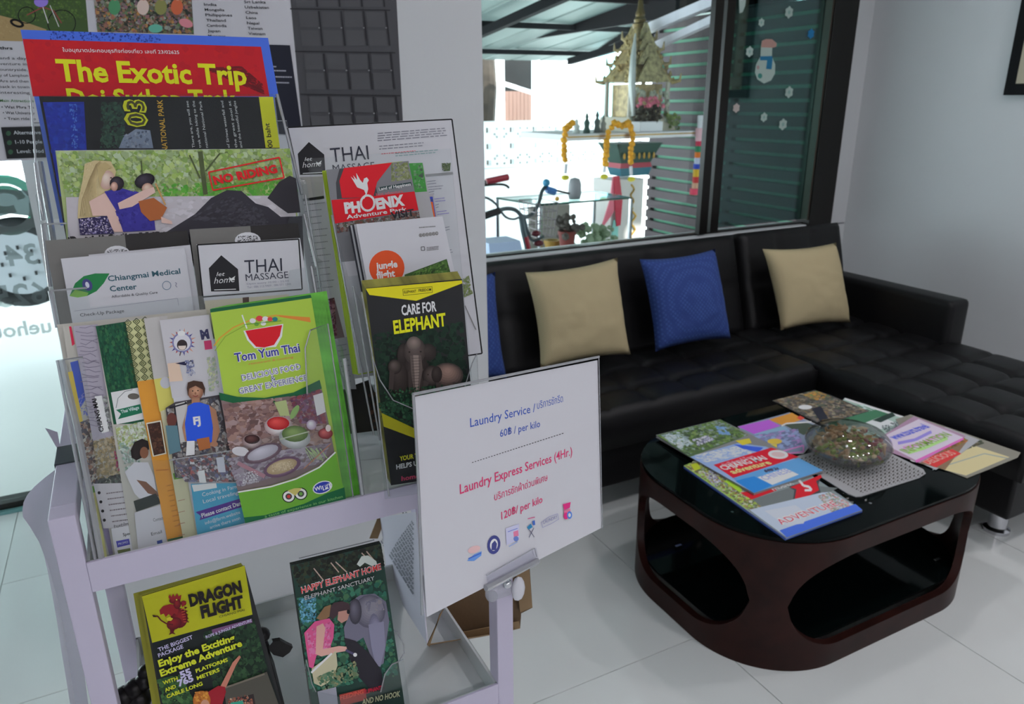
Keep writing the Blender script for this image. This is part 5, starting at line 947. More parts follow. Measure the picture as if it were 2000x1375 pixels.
def f_c(A):
    A.poly([(760, 325), (1200, 205), (1480, 330), (1330, 550), (1000, 560)], T_(110, 120, 140)); A.poly([(760, 325), (1030, 265), (1130, 320), (900, 390)], T_(150, 80, 170)); A.poly([(1030, 265), (1230, 205), (1330, 260), (1160, 320)], T_(200, 120, 50)); A.poly([(1300, 230), (1340, 250), (1310, 270), (1270, 250)], T_(190, 60, 50))
    A.poly([(900, 390), (1160, 320), (1300, 420), (1000, 470)], T_(110, 140, 160)); A.poly([(1160, 310), (1350, 290), (1480, 330), (1330, 400)], T_(60, 70, 60)); A.splat([(900, 400), (1280, 340), (1330, 500), (1000, 540)], [T_(120, 140, 170), T_(90, 100, 130), T_(150, 110, 160), T_(70, 84, 110)], 120, 30, 2); A.ell(1080, 455, 64, 24, T_(180, 150, 60)); A.poly([(1000, 480), (1100, 480), (1100, 510), (980, 505)], T_(190, 160, 60)); A.line([(1140, 320), (1180, 300), (1400, 285)], 12, T_(190, 190, 195)); A.line([(1150, 540), (1330, 490), (1330, 545), (1200, 560)], 12, T_(180, 110, 160))
def f_d(A):
    A.splat([(1060, 100), (1420, 10), (1900, 190), (1500, 310)], [T_(110, 90, 60), T_(60, 60, 64), T_(90, 84, 84), T_(50, 70, 60), T_(34, 34, 38), T_(140, 130, 110)], 420, 36); A.splat([(1320, 50), (1440, 15), (1560, 60), (1440, 100)], [T_(170, 120, 50), T_(130, 90, 60), T_(60, 110, 70)], 50, 22); A.ell(1345, 158, 60, 20, T_(180, 190, 190)); A.poly([(1400, 170), (1480, 150), (1560, 280), (1480, 290)], T_(34, 36, 46))
def f_e(A):
    A.poly([(1690, 80), (2700, 400), (2300, 620), (1480, 270)], T_(130, 150, 140)); A.poly([(1480, 270), (1800, 140), (2100, 210), (1850, 300), (1600, 330)], T_(56, 100, 74)); A.line([(1690, 85), (2700, 405)], 16, T_(190, 195, 195)); A.text('NIGHT', (1800, 215), (1960, 175), 44, T_(160, 190, 170), .04)
    A.poly([(1870, 290), (2000, 240), (2160, 300), (1960, 360)], T_(170, 180, 180)); A.poly([(1930, 270), (2100, 200), (2130, 230), (2000, 290)], T_(34, 50, 44)); A.splat([(2000, 320), (2160, 270), (2200, 310), (2050, 380)], [T_(40, 50, 50), T_(110, 120, 120)], 30, 18); A.poly([(2060, 380), (2280, 300), (2560, 400), (2300, 560)], T_(160, 165, 190))
def f_p(A):
    A.poly([(1960, 440), (2330, 260), (2720, 420), (2310, 620)], T_(170, 160, 190)); A.poly([(2300, 618), (2720, 418), (2720, 440), (2310, 640)], T_(190, 90, 150))
    for k, c in enumerate(((120, 110, 180), (190, 120, 170), (140, 180, 110))): A.line([(2150+k*45, 470+k*42), (2300+k*40, 440+k*36), (2440+k*70, 370+k*28)], 26, T_(*c)); A.lay += 1
    A.text('www.tours.travel', (2130, 440), (2430, 330), 34, T_(70, 80, 170), .03); A.text('INFORMATION', (2240, 560), (2620, 400), 34, T_(110, 140, 60), .03); A.ell(2010, 430, 30, 20, T_(60, 60, 80))
def f_r(A):
    A.poly([(2150, 560), (2560, 380), (2760, 440), (2560, 700), (2330, 640)], T_(110, 90, 70)); A.splat([(2450, 480), (2700, 400), (2760, 450), (2560, 540)], [T_(170, 90, 40), T_(80, 110, 50), T_(60, 56, 40), T_(110, 70, 50)], 90, 26); A.poly([(2330, 620), (2620, 520), (2700, 560), (2480, 680)], T_(190, 50, 50)); A.text('DELICIOUS', (2420, 655), (2660, 560), 30, T_(220, 130, 120), .02); A.ell(2330, 590, 80, 40, T_(180, 180, 190), -15)
mag('menu_card', 'large beige menu card overhanging the right end of the coffee table', [(2130, 260), (2260, 220), (3215, 550), (3190, 590), (2750, 770), (2350, 620)], .002, lambda A: (A.poly([(2320, 640), (2780, 480), (3120, 590), (2740, 750)], T_(168, 158, 120)), A.line([(2450, 700), (2900, 560), (3100, 600)], 8, T_(120, 130, 130)), A.splat([(2600, 500), (2860, 430), (2900, 470), (2650, 560)], [T_(50, 60, 50), T_(80, 70, 50)], 40, 26)), (150, 146, 132))
mag('leaflet', 'red food leaflet lying on the beige menu card', [(2170, 560), (2560, 330), (2860, 440), (2640, 600), (2480, 700)], .001, f_r, z=TZ+.0024)
mag('map_leaflet', 'long green and white map leaflet at the back of the table', [(1690, 75), (2700, 395), (2420, 590), (1480, 300)], .001, f_e)
mag('leaflet', 'pink and violet striped leaflet right of the glass bowl', [(2230, 270), (2290, 235), (2740, 405), (2340, 640), (1900, 480)], .001, f_p, (190, 150, 180), z=TZ+.0036)
mag('leaflet', 'dark photo leaflet at the far edge of the table', [(1060, 98), (1430, 8), (1560, 50), (1900, 190), (1480, 310)], .001, f_d, (60, 60, 60), z=TZ+.0014)
mag('leaflet', 'purple and orange leaflet left of the glass bowl', [(758, 325), (1210, 202), (1480, 320), (1400, 480), (1330, 560), (1000, 560)], .0015, f_c, z=TZ+.0026)
for k in (1, 0): mag('map_magazine', ('tourist map magazine with blue bottom edge nearest the front of the table', 'second blue edged magazine directly under the front one')[k], [(290+0*k, 665+14*k), (1180-8*k, 1292+12*k), (1842, 1050+10*k), (945, 440)], .003, f_a if k == 0 else None, (150, 160, 190) if k == 0 else (70, 100, 180), z=TZ+.0002+.0034*(1-k))
for k in (1, 0): mag('tour_magazine', ('tour magazine with red banner and green cover photograph', 'second green cornered magazine under the one with red banner')[k], [(50, 398+16*k), (900, 905+8*k), (1505, 708), (605, 262)], .003, f_b if k == 0 else None, (150, 150, 150), z=TZ+.0072+.0034*(1-k))
# placemat and bowl
KT2 = (1270, 750, .365)
pm = [(770, 390), (1120, 300), (1180, 318), (1460, 455), (1474, 478), (1440, 500), (1130, 600), (1100, 602), (1060, 588), (790, 420)]
pl = plane_z(TZ+.0027); o = tag(obj('placemat', prism(nb(), [at(*p, pl) for p in cc(KT2, *pm)], (0, 0, -.0022)), mat('white_placemat', rgb(176, 176, 178), .5, bump=.2)), 'white patterned placemat under the glass bowl', 'placemat')
A = Art(pl, KT2)
for i in range(16):
    for j in range(15):
        u, v = (i+.5)/16, (j+.5)/15; x = 790+(1130-790)*v+(1140-790)*u; y = 400+(585-400)*v+(300-400)*u
        if (i+j) % 2 and 0: continue
        A.poly([(x-9, y), (x, y-9), (x+4, y-4), (x-2, y+4)], pc(64, 60, 56), .02); A.poly([(x+3, y+5), (x+12, y+1), (x+9, y+7)], pc(64, 60, 56), .02)
A.build(o)
bc = at(1652, 896, plane_z(TZ+.004)); bc.z = TZ+.0035
bowl = empty('potpourri_bowl', bc, 'round clear glass bowl with domed lid filled with brown and green potpourri', 'bowl')
BG = clear('bowl_glass', (.95, .965, .955), .6, .04, .09)
prof = [(0, .0), (.055, .0), (.085, .010), (.112, .030), (.122, .052), (.120, .054), (.108, .032), (.082, .014), (.052, .004), (0, .004)]
obj('bowl_body', lathe(nb(), prof, bc, 40), BG, bowl, 'all')
lid = [(.122, .0545), (.116, .072), (.095, .092), (.06, .104), (0, .108)]
obj('lid', lathe(nb(), lid, bc, 40), BG, bowl, 'all')
bm = nb(); cols = [mat('dried_brown', rgb(170, 136, 98), .7, bump=.3), mat('dried_green', rgb(124, 140, 56), .7, bump=.3), mat('dried_red', rgb(130, 40, 44), .6, bump=.3), mat('dried_pale', rgb(205, 184, 146), .8, bump=.3)]
bms = [nb() for _ in cols]
for k in range(260):
    a = random.random()*6.283; r = .098*math.sqrt(random.random()); z = .018+random.random()*(.074-.5*max(0, r-.05)); p = bc+Vector((r*math.cos(a), r*math.sin(a), max(.016+r*.12, z)))
    d = (p-bc).dot(RT); i = 2 if d > .06 and random.random() < .6 else (1 if (p-bc).dot(FW) < -.02 and random.random() < .6 else (0 if random.random() < .6 else 3))
    if k % 2: ball(bms[i], p, random.uniform(.007, .013), 1, (1, random.uniform(.5, 1), random.uniform(.4, .9)))
    else:
        d1 = Vector((random.uniform(-1, 1), random.uniform(-1, 1), random.uniform(-.2, .9))).normalized()*random.uniform(.012, .024); d2 = d1.orthogonal().normalized()*.007
        vs = [bms[i].verts.new(q) for q in (p-d1, p+d2, p+d1, p-d2)]; up3 = bms[i].verts.new(p+Vector((0, 0, .004)))
        for a, b in zip(vs, vs[1:]+vs[:1]): bms[i].faces.new((a, b, up3))
for nm, b_, m in zip(('potpourri_bark', 'potpourri_leaves', 'potpourri_petals', 'potpourri_flowers'), bms, cols): o = obj(nm, b_, m, bowl); o['kind'] = 'stuff'

# ---------------------------------------------------------------- outside
WP = mat('outside_white_wall', rgb(232, 236, 236), .7, bump=.1)
gr = struct(obj('ground', bx((-6, YB+.1, -.10), (14, 16, -.04)), mat('pale_outdoor_tile', rgb(214, 216, 212), .5, bump=.1, var=.05, vscale=1), origin=(0, 0, 0)))
# slatted fence on the right
FX = 4.0
fence = empty('slat_fence', (FX, 4.2, -.04), 'dark brown horizontal slat fence right of the shrine', 'fence')
SL = mat('grey_brown_slat', rgb(94, 82, 86), .6, bump=.2, var=.12, vscale=4); SL2 = mat('green_screen', rgb(150, 226, 190), .6, bump=.1)
me = None
for k in range(23):
    z = .02+k*.088
    if me is None: o = obj('slat', bx((FX, 3.25, z), (FX+.02, 5.26, z+.064), .002), SL, fence); me = o.data; z00 = z
    else: o = link('slat', me, None, fence, (0, 0, z-z00))
for y in (3.3, 4.3, 5.22): obj('post', bx((FX+.02, y, -.04), (FX+.06, y+.04, 2.03)), SL, fence)
obj('screen', bx((FX+.07, 3.2, -.04), (FX+.075, 5.26, 2.02)), SL2, fence)
# canopy: corrugated sheet over purlins and rafters
can = empty('canopy', (2.5, 6, 2.0), 'sloping metal sheet canopy on dark steel beams outside', 'canopy')
zr = lambda y: 2.44-.098*(y-3.2)
SHT = mat('pale_metal_sheet', rgb(112, 126, 124), .45, .3, bump=.1); STL = mat('dark_steel', rgb(14, 18, 21), .8, 0., bump=.1, spec=.1)
def quadp(x, y, z): return Vector((x, y, z))
me = None
for k in range(23):
    x = -3.5+k*.38  # unseen sheets at the left are added to cut sky light at the door
    bm = nb(); ps = [(0, .0), (.34, 0), (.352, .022), (.368, .022), (.38, 0)]
    for (a, za), (b, zb) in zip(ps, ps[1:]):
        v = [bm.verts.new((x+a, 3.15, zr(3.15)+za)), bm.verts.new((x+b, 3.15, zr(3.15)+zb)), bm.verts.new((x+b, 8.7, zr(8.7)+zb)), bm.verts.new((x+a, 8.7, zr(8.7)+za))]; bm.faces.new(v)
    bmesh.ops.solidify(bm, geom=bm.faces[:], thickness=.003)
    obj('roof_sheet', bm, SHT, can)
for y in (3.6, 4.5, 5.4, 6.5, 7.9): obj('purlin', bx((-3.4, y, zr(y)-.06), (5.2, y+.04, zr(y)-.012)), STL, can)
for x in (-1.2, 3.05, 4.9):
    obj('rafter', prism(nb(), [(x, 3.15, zr(3.15)-.13), (x, 3.15, zr(3.15)-.06), (x, 8.1, zr(8.1)-.06), (x, 8.1, zr(8.1)-.13)], (.06, 0, 0)), STL, can)
obj('gable_board', bx((4.02, 3.2, 2.04), (4.06, 8.0, 2.3)), STL, can)
pa, pb_ = at(945, 52, plane_y(6.6)), at(1035, -6, plane_y(6.5)); obj('brace', tube(nb(), [pa, pb_], .024, 4), STL, can)
ap, bp = at(1175, 92, plane_y(7.8)), at(1262, 48, plane_y(6.2)); obj('brace', tube(nb(), [ap, bp], .06, 4), STL, can)
obj('column', bx((-1.2, 7.9, -.04), (-1.1, 8.0, zr(7.9)-.07)), STL, can)
wb = mat('white_beam', rgb(225, 225, 235), .5, bump=.05)
for (a, b, r, lab) in (((1262, 58), (1420, -8), .045, 'upper sloping white gutter beam above the slat fence'), ((1276, 92), (1420, 26), .035, 'lower sloping white beam above the slat fence')):
    bm = tube(nb(), [at(*a, plane_y(4.9)), at(*b, plane_y(4.05))], r, 4); tag(obj('roof_beam', bm, wb), lab, 'beam')
# garden wall of pierced blocks, dark foliage added behind to darken its holes
BLKM = mat('white_block', rgb(238, 242, 242), .7, bump=.1)
gw = empty('garden_wall', (2.6, 7, -.04), 'white pierced breeze block garden wall beyond the bicycles', 'wall')
pat = ['##########', '#.##..##.#', '####..####', '##.####.##', '#.######.#', '##########', '##########', '####..####', '####..####', '##########', '##########', '#.######.#', '##.####.##', '####..####', '#.##..##.#', '##########']
bm = nb(); cw, ch = .026, .026
for j, row in enumerate(pat):
    i = 0
    while i < 10:
        if row[i] == '#':
            k = i
            while k < 10 and row[k] == '#': k += 1
            box(bm, (i*cw, 0, (15-j)*ch), (k*cw-(0 if k < 10 else .003), .07, (16-j)*ch)); i = k
        else: i += 1
yw = 6.9; zt0 = at(1000, 243, plane_y(yw)).z-.416
o = obj('block', bm, BLKM, gw, origin=None); bme = o.data; bx0 = at(940, 243, plane_y(yw)).x-1.1
for v in bme.vertices: v.co += gw.location
for i in range(22):
    q = o if i == 0 else link('block', bme, None, gw); q.location = Vector((bx0+i*.262, yw, zt0))-gw.location
obj('wall_base', bx((bx0, yw, -.04), (bx0+22*.262, yw+.07, zt0-.005)), BLKM, gw); obj('coping', bx((bx0, yw-.02, zt0+.418), (bx0+22*.262, yw+.09, zt0+.45)), BLKM, gw)
bm = nb()
for k in range(240): ball(bm, (bx0+random.random()*5.6, yw+.55+random.random()*.3, random.random()*(zt0+.36)), .1, 1, (1, 1, .8))
hd = obj('hole_backing', bm, mat('hole_backing_foliage', rgb(30, 52, 40), .8, bump=.5, var=.4)); tag(hd, 'dark green foliage added behind the pierced block wall to darken its holes', 'hole_backing', None, 'stuff')
# buildings beyond
yh = 10.
hb = empty('neighbour_house', (at(1000, 200, plane_y(yh)).x, yh, 0), 'neighbouring house with pinkish balcony and white post', 'house')
obj('wall', bx((at(900, 200, plane_y(yh+.6)).x, yh+.6, -.04), (at(1040, 200, plane_y(yh+.6)).x, yh+.8, 3.2)), mat('brown_wall', rgb(34, 29, 27), .8, bump=.3, var=.3, vscale=3), hb)
a = at(980, 238, plane_y(yh+.3)); b = at(1046, 178, plane_y(yh+.3)); me_ = None
for k in range(9): obj('balcony_board', bx((a.x+(b.x-a.x)*k/9, yh+.3, a.z), (a.x+(b.x-a.x)*(k+.9)/9, yh+.33, b.z)), mat('pink_board', rgb(158, 118, 104), .7, bump=.1), hb)
a = at(970, 242, plane_y(yh)); b = at(985, 115, plane_y(yh)); obj('post', bx((a.x, yh, -.04), (b.x, yh+.1, 3.0)), WP, hb)
obj('stair_rail', tube(nb(), [at(941, 150, plane_y(yh-.1)), at(1046, 183, plane_y(yh-.1))], .03, 6), WP, hb)
a = at(1058, 240, plane_y(9.5)); b = at(1168, 115, plane_y(9.5)); sh = tag(obj('white_building', bx((a.x, 9.5, -.04), (b.x, 9.8, 3.4)), WP), 'plain white building glowing in the sun beyond the wall', 'building')
obj('corner_strip', bx((b.x, 9.5, -.04), (b.x+.3, 9.9, 3.4)), mat('pale_cyan_wall', rgb(150, 215, 225), .7, bump=.1), sh)
# tree trunk
bm = tube(nb(), [Vector((at(944, 245, plane_y(9)).x-.05, 9, -.05)), at(944, 245, plane_y(9)), at(952, 170, plane_y(9)), at(946, 60, plane_y(9))], [.2, .15, .12, .11], 10); tag(obj('tree_trunk', bm, mat('bark', rgb(56, 47, 39), .9, bump=.6, var=.4, vscale=12)), 'brown tree trunk at the left edge of the window view', 'tree')

# spirit house on its slab and pillar
ys = 4.45
def O(u, v, y=ys): return at(u, v, plane_y(y))
GOLD = mat('aged_gold_paint', rgb(176, 156, 112), .45, .25, bump=.5, bscale=60, var=.45, vscale=26); WCON = mat('white_concrete', rgb(232, 230, 232), .6, bump=.1); GRNP = mat('dark_green_paint', rgb(24, 70, 58), .4, bump=.1); GL2 = mat('bright_gold', rgb(190, 150, 60), .4, .4, bump=.2)
ped = empty('shrine_pedestal', (O(1220, 490).x, ys+.2, -.04), 'white pedestal with gold ornament, green capital and broad slab under the shrine', 'pedestal')
a, b = O(1100, 275), O(1372, 254); obj('slab', bx((a.x, ys-.05, a.z), (b.x, ys+.62, b.z+.0), .006), WCON, ped); obj('gold_line', bx((a.x, ys-.053, (a.z+b.z)/2), (b.x, ys-.0501, (a.z+b.z)/2+.008)), GL2, ped)
zsl = b.z
a, b = O(1190, 495), O(1258, 348); cxp = (a.x+b.x)/2; hw = (b.x-a.x)/2
obj('shaft', bx((a.x, ys, -.04), (b.x, ys+.24, b.z), .006), mat('white_pillar', rgb(216, 212, 208), .55, bump=.1), ped)
def wave(x0, z0, z1, n, amp, r): return tube(nb(), [(x0+amp*math.sin(k*1.3), ys-.004, z0+(z1-z0)*k/n) for k in range(n+1)], r, 5)
obj('gold_ornament', wave(cxp+.06, O(1240, 480).z, O(1240, 405).z, 14, .02, .008), GL2, ped, True); obj('gold_ornament', wave(cxp+.04, O(1240, 398).z, O(1240, 360).z, 8, .015, .007), GL2, ped, True)
zc0, zc1 = O(1220, 346).z, O(1220, 281).z; st_ = [(0, .12), (.25, .14), (.4, .13), (.8, .175), (1, .20)]
for (t0, w0), (t1, w1), m, nm in zip(st_, st_[1:], (mat('teal_band', rgb(30, 110, 130), .4, bump=.05), mat('red_band', rgb(170, 40, 60), .4, bump=.05), GRNP, GRNP), ('blue_ring', 'red_ring', 'capital', 'capital_top')):
    za, zb_ = zc0+(zc1-zc0)*t0, zc0+(zc1-zc0)*t1; bm = nb()
    V = [bm.verts.new((O(1230, 310, ys+.12).x+sx*w, ys+.12+sy*w*.6, z)) for z, w in ((za, w0), (zb_, w1)) for sx, sy in ((-1, -1), (1, -1), (1, 1), (-1, 1))]
    for f in ((0, 1, 5, 4), (1, 2, 6, 5), (2, 3, 7, 6), (3, 0, 4, 7), (0, 1, 2, 3), (4, 5, 6, 7)): bm.faces.new([V[i] for i in f])
    obj(nm, bm, m, ped)
bm = nb()
for k in range(7):
    x = O(1230, 310, ys+.12).x-.13+k*.043; ball(bm, (x, ys+.12-.115, zc0+(zc1-zc0)*.62), .016, 1, (.7, .5, 1.6))
obj('gold_petals', bm, GL2, ped)
shr = empty('spirit_house', (O(1243, 200, ys+.3).x, ys+.3, zsl), 'ornate golden Thai spirit house with pointed spire on the white slab', 'shrine')
cx = O(1243, 200, ys+.3).x; cy = ys+.3; H_ = lambda v: O(1243, v, cy).z
def pyr(name, z0, z1, w0, w1, m, d0=None, d1=None):
    bm = nb(); d0 = d0 or w0; d1 = d1 if d1 is not None else w1
    V = [bm.verts.new((cx+sx*w, cy+sy*d, z)) for z, w, d in ((z0, w0, d0), (z1, w1, d1)) for sx, sy in ((-1, -1), (1, -1), (1, 1), (-1, 1))]
    for f in ((0, 1, 5, 4), (1, 2, 6, 5), (2, 3, 7, 6), (3, 0, 4, 7), (3, 2, 1, 0), (4, 5, 6, 7)): bm.faces.new([V[i] for i in f])
    return obj(name, bm, m, shr)
pyr('plinth', zsl, H_(228), .21, .19, mat('pale_gold_plinth', rgb(200, 190, 170), .5, bump=.3)); pyr('hall', H_(228), H_(165), .13, .13, GOLD)
for sx in (-1, 1):
    for sy in (-1, 1): obj('column', lathe(nb(), [(0, 0), (.022, 0), (.018, .02), (.016, H_(160)-H_(228)), (.024, H_(158)-H_(228)), (0, H_(158)-H_(228))], (cx+sx*.165, cy+sy*.15, H_(228)), 10), mat('pale_column', rgb(196, 190, 176), .5, bump=.2), shr, True)
zs = [(160, 122, .20, .11), (126, 96, .15, .085), (98, 74, .115, .06), (76, 54, .08, .04)]
for v0, v1, w0, w1 in zs:
    pyr('roof_tier', H_(v0), H_(v1), w0, w1, GOLD, w0*.9, w1*.9)
    z0, z1 = H_(v0)-.005, H_(v1)+.03
    for sy in (-1, 1): obj('gable', prism(nb(), [(cx-w0*.75, cy+sy*w0*.92, z0), (cx+w0*.75, cy+sy*w0*.92, z0), (cx+w0*.12, cy+sy*w0*.8, z1), (cx-w0*.12, cy+sy*w0*.8, z1)], (0, .015*sy, 0)), mat('green_gold_gable', rgb(156, 146, 104), .5, .2, bump=.5, var=.5, vscale=40), shr)
    for sx in (-1, 1):
        for sy in (-1, 1): obj('roof_finial', tube(nb(), [(cx+sx*w0*.9, cy+sy*w0*.85, z0), (cx+sx*w0*1.12, cy+sy*w0*1.05, z0+.01), (cx+sx*w0*1.14, cy+sy*w0*1.08, z0+.06)], [.018, .012, .003], 6), GOLD, shr, True)
obj('spire', lathe(nb(), [(0, 0), (.05, 0), (.055, .03), (.04, .04), (.045, .06), (.032, .08), (.036, .10), (.024, .13), (.018, .18), (.010, .22), (0, .24)], (cx, cy, H_(56)), 14), mat('dark_gold', rgb(100, 84, 40), .4, .5, bump=.3), shr, True)
bm = nb()
for k in range(150):
    t = random.random(); z = H_(160)+(H_(60)-H_(160))*t; w = .21*(1-t)**.9+.045; a = random.random()*6.283; ball(bm, (cx+w*max(-.8, min(.8, 1.1*math.cos(a))), cy+w*.9*max(-.8, min(.8, 1.1*math.sin(a))), z), random.uniform(.007, .018), 1, (1, 1, random.uniform(1, 2.4)))
o = obj('roof_ornaments', bm, mat('worn_gold_ornament', rgb(170, 150, 100), .5, .3, bump=.5, bscale=90, var=.5, vscale=60), shr); o['kind'] = 'stuff'
bm = nb()
for k in range(46): ball(bm, (cx+random.uniform(-.2, .15), cy-.2+random.uniform(-.03, .03), H_(235)+(H_(175)-H_(235))*random.random()), random.uniform(.008, .02), 1, (1, 1, 1.6))
o = obj('offerings', bm, mat('pale_offering', rgb(186, 190, 170), .6, bump=.4, var=.5, vscale=30), shr); o['kind'] = 'stuff'
bm = tube(nb(), [O(1238, 226, ys+.07), O(1234, 165, ys+.06), O(1237, 110, ys+.08), O(1241, 66, ys+.14)], [.016, .026, .02, .006], 8); obj('naga_ornament', bm, mat('silver_ornament', rgb(196, 200, 196), .4, .3, bump=.5), shr, True)

# flowers, figures and garlands on the slab
def scatter(bm, c, r, n, rad, sc=(1, 1, 1)):
    for _ in range(n): ball(bm, Vector(c)+Vector([random.uniform(-1, 1)*r*s for s in sc]), rad*random.uniform(.6, 1.2), 1)
    return bm
fpx = O(1268, 220, ys+.02)
pot = empty('flower_pot', (fpx.x, ys+.02, zsl), 'white rectangular planter with pink flowers beside the shrine', 'planter')
obj('trough', bx((fpx.x-.11, ys-.03, zsl+.001), (fpx.x+.09, ys+.08, zsl+.07), .006), WCON, pot); obj('foliage', scatter(nb(), (fpx.x, ys+.02, zsl+.12), .09, 60, .018, (1, .5, .6)), mat('dark_foliage', rgb(50, 44, 26), .7, bump=.3), pot); obj('blossoms', scatter(nb(), (fpx.x, ys+.0, zsl+.20), .10, 40, .015, (1, .4, .35)), mat('pink_blossom', rgb(210, 110, 130), .6, bump=.3), pot)
c = O(1312, 235, ys+.1); pl2 = tag(obj('green_plant', scatter(nb(), (c.x, ys+.1, zsl+.06), .07, 50, .015, (1, .6, .8)), mat('yellow_green_leaf', rgb(120, 140, 70), .6, bump=.3)), 'small yellow green plant on the slab right of the planter', 'plant')
for u, h, lab in ((1126, .10, 'small pale figurine at the far left of the slab'), (1146, .14, 'dark green seated figurine on the slab'), (1166, .15, 'tall dark figurine on the slab left of the shrine'), (1178, .12, 'small grey figurine directly beside the garland on the slab')):
    c = O(u, 250, ys+.08); c.z = zsl
    o = obj('figurine', lathe(nb(), [(0, 0), (.024, 0), (.024, .015), (.017, .3*h), (.022, .5*h), (.009, .66*h), (.014, .78*h), (.006, .92*h), (0, h)], c, 12), mat('figurine_%d' % u, rgb(*{1126: (200, 206, 200), 1146: (60, 92, 84), 1166: (84, 96, 92), 1178: (160, 160, 150)}[u]), .5, bump=.3), None, 'all'); tag(o, lab, 'figurine', 'figurines on the slab')
MG = mat('marigold', rgb(238, 168, 30), .7, bump=.4, bscale=80, var=.15, vscale=40); TY = mat('yellow_tassel', rgb(230, 214, 60), .7, bump=.3); LW = mat('white_thread', rgb(226, 224, 230), .7, bump=.1)
def garland(label, path, tails, r=.024):
    ps = [O(u, v, ys-.085) for u, v in path]; bm = nb()
    for a, b in zip(ps, ps[1:]):
        n = max(1, int((b-a).length/(r*1.1)))
        for k in range(n): ball(bm, a.lerp(b, k/n)+Vector((random.uniform(-.004, .004), 0, 0)), r*random.uniform(.85, 1.1), 1)
    g = tag(obj('marigold_garland', bm, MG), label, 'garland', 'marigold garlands hung on the slab')
    for (u0, v0), (u1, v1) in tails:
        o = tube(nb(), [O(u0, v0, ys-.085), O(u1, v1-8, ys-.085)], .012, 6); obj('thread', o, LW, g, True)
        o = ball(nb(), O(u1, v1, ys-.085), .03, 2, (1, .8, .6)); obj('tassel', o, TY, g, True)
garland('shorter single marigold garland at the left end of the slab', [(1118, 240), (1105, 252), (1101, 285), (1103, 312), (1106, 320)], [((1106, 320), (1104, 347))], .026)
garland('double looped marigold garland in front of the shrine', [(1182, 320), (1184, 285), (1188, 258), (1200, 240), (1215, 246), (1228, 240), (1236, 262), (1233, 290), (1232, 325)], [((1182, 320), (1180, 345)), ((1232, 325), (1233, 350))], .025)
# stacked colour ribbon garland near the window frame
rib = empty('ribbon_garland', O(1366, 240), 'hanging garland of red green orange blue and yellow bands beside the window frame', 'garland')
cl = [(225, 250, (235, 235, 240), 7), (250, 275, (240, 190, 200), 9), (275, 285, (210, 40, 80), 7), (285, 297, (30, 130, 90), 7), (297, 308, (235, 120, 30), 7), (308, 320, (200, 205, 230), 7), (320, 330, (40, 70, 190), 8), (330, 345, (225, 180, 40), 8), (345, 357, (200, 50, 50), 8), (357, 368, (220, 170, 140), 8), (368, 380, (230, 70, 100), 12)]
for v0, v1, c_, w in cl:
    xx = 1369-(v0-225)*.075; o = tube(nb(), [O(xx, v0, ys-.08), O(xx-.8, v1, ys-.08)], w/FPX*5.0, 10); obj('band', o, mat('ribbon_%d' % v0, rgb(*c_), .6, bump=.1), rib, True)
# pink and red sashes on the pedestal
for (pts, c_, lab) in (([(1198, 345), (1205, 345), (1210, 395), (1195, 420), (1172, 452), (1180, 430), (1192, 390)], (232, 120, 140), 'pale pink sash tied round the pedestal'), ([(1200, 344), (1210, 344), (1216, 392), (1212, 440), (1205, 442), (1202, 395)], (200, 60, 80), 'red sash tied round the pedestal'), ([(1200, 430), (1208, 432), (1206, 490), (1192, 488)], (150, 215, 205), 'pale turquoise sash hanging low on the pedestal')):
    y_ = ys-.02-.012*(c_[0] == 200); o = prism(nb(), [O(*p, y_) for p in pts], (0, .01, 0)); tag(obj('sash', o, mat('sash_%d' % c_[0], rgb(*c_), .7, bump=.1)), lab, 'sash', 'sashes on the pedestal')

# glass garden table with jar, pots and plants
yt = 3.85
tb = empty('garden_table', (O(1110, 395, yt).x, yt+.2, -.04), 'glass topped garden table with chrome frame outside the window', 'table')
ztb = O(1100, 397, yt).z; ge = mat('green_glass_edge', rgb(40, 84, 72), .2, bump=.02)
cnr = [Vector((O(1055, 397, yt).x, yt, ztb)), Vector((O(1232, 397, yt).x, yt-.0, ztb)), Vector((O(1232, 397, yt).x, yt+.42, ztb)), Vector((O(1055, 397, yt).x-.08, yt+.42, ztb))]
obj('glass_top', prism(nb(), cnr, (0, 0, .006)), clear('table_glass', (.8, .93, .9), .6, .03, .1), tb); obj('glass_edge', tube(nb(), cnr, .006, 5, True), ge, tb)
for c in cnr: obj('leg', tube(nb(), [c+Vector((0, 0, -.004)), Vector((c.x, c.y, -.04))], .014, 8), CHR, tb, True)
c = O(1122, 390, yt+.1); o = lathe(nb(), [(0, 0), (.035, 0), (.042, .03), (.04, .09), (.03, .12), (0, .13)], (c.x, yt+.1, ztb+.007), 14); tag(obj('jar', o, mat('grey_glaze', rgb(160, 160, 164), .4, bump=.4), None, 'all'), 'grey rounded jar standing on the glass garden table', 'jar')
c = O(1088, 389, yt+.05); tag(obj('orange', ball(nb(), (c.x, yt+.05, ztb+.022), .015, 2), mat('orange_skin', rgb(240, 180, 80), .5, bump=.1), None, 'all'), 'small orange fruit on the glass garden table', 'fruit')
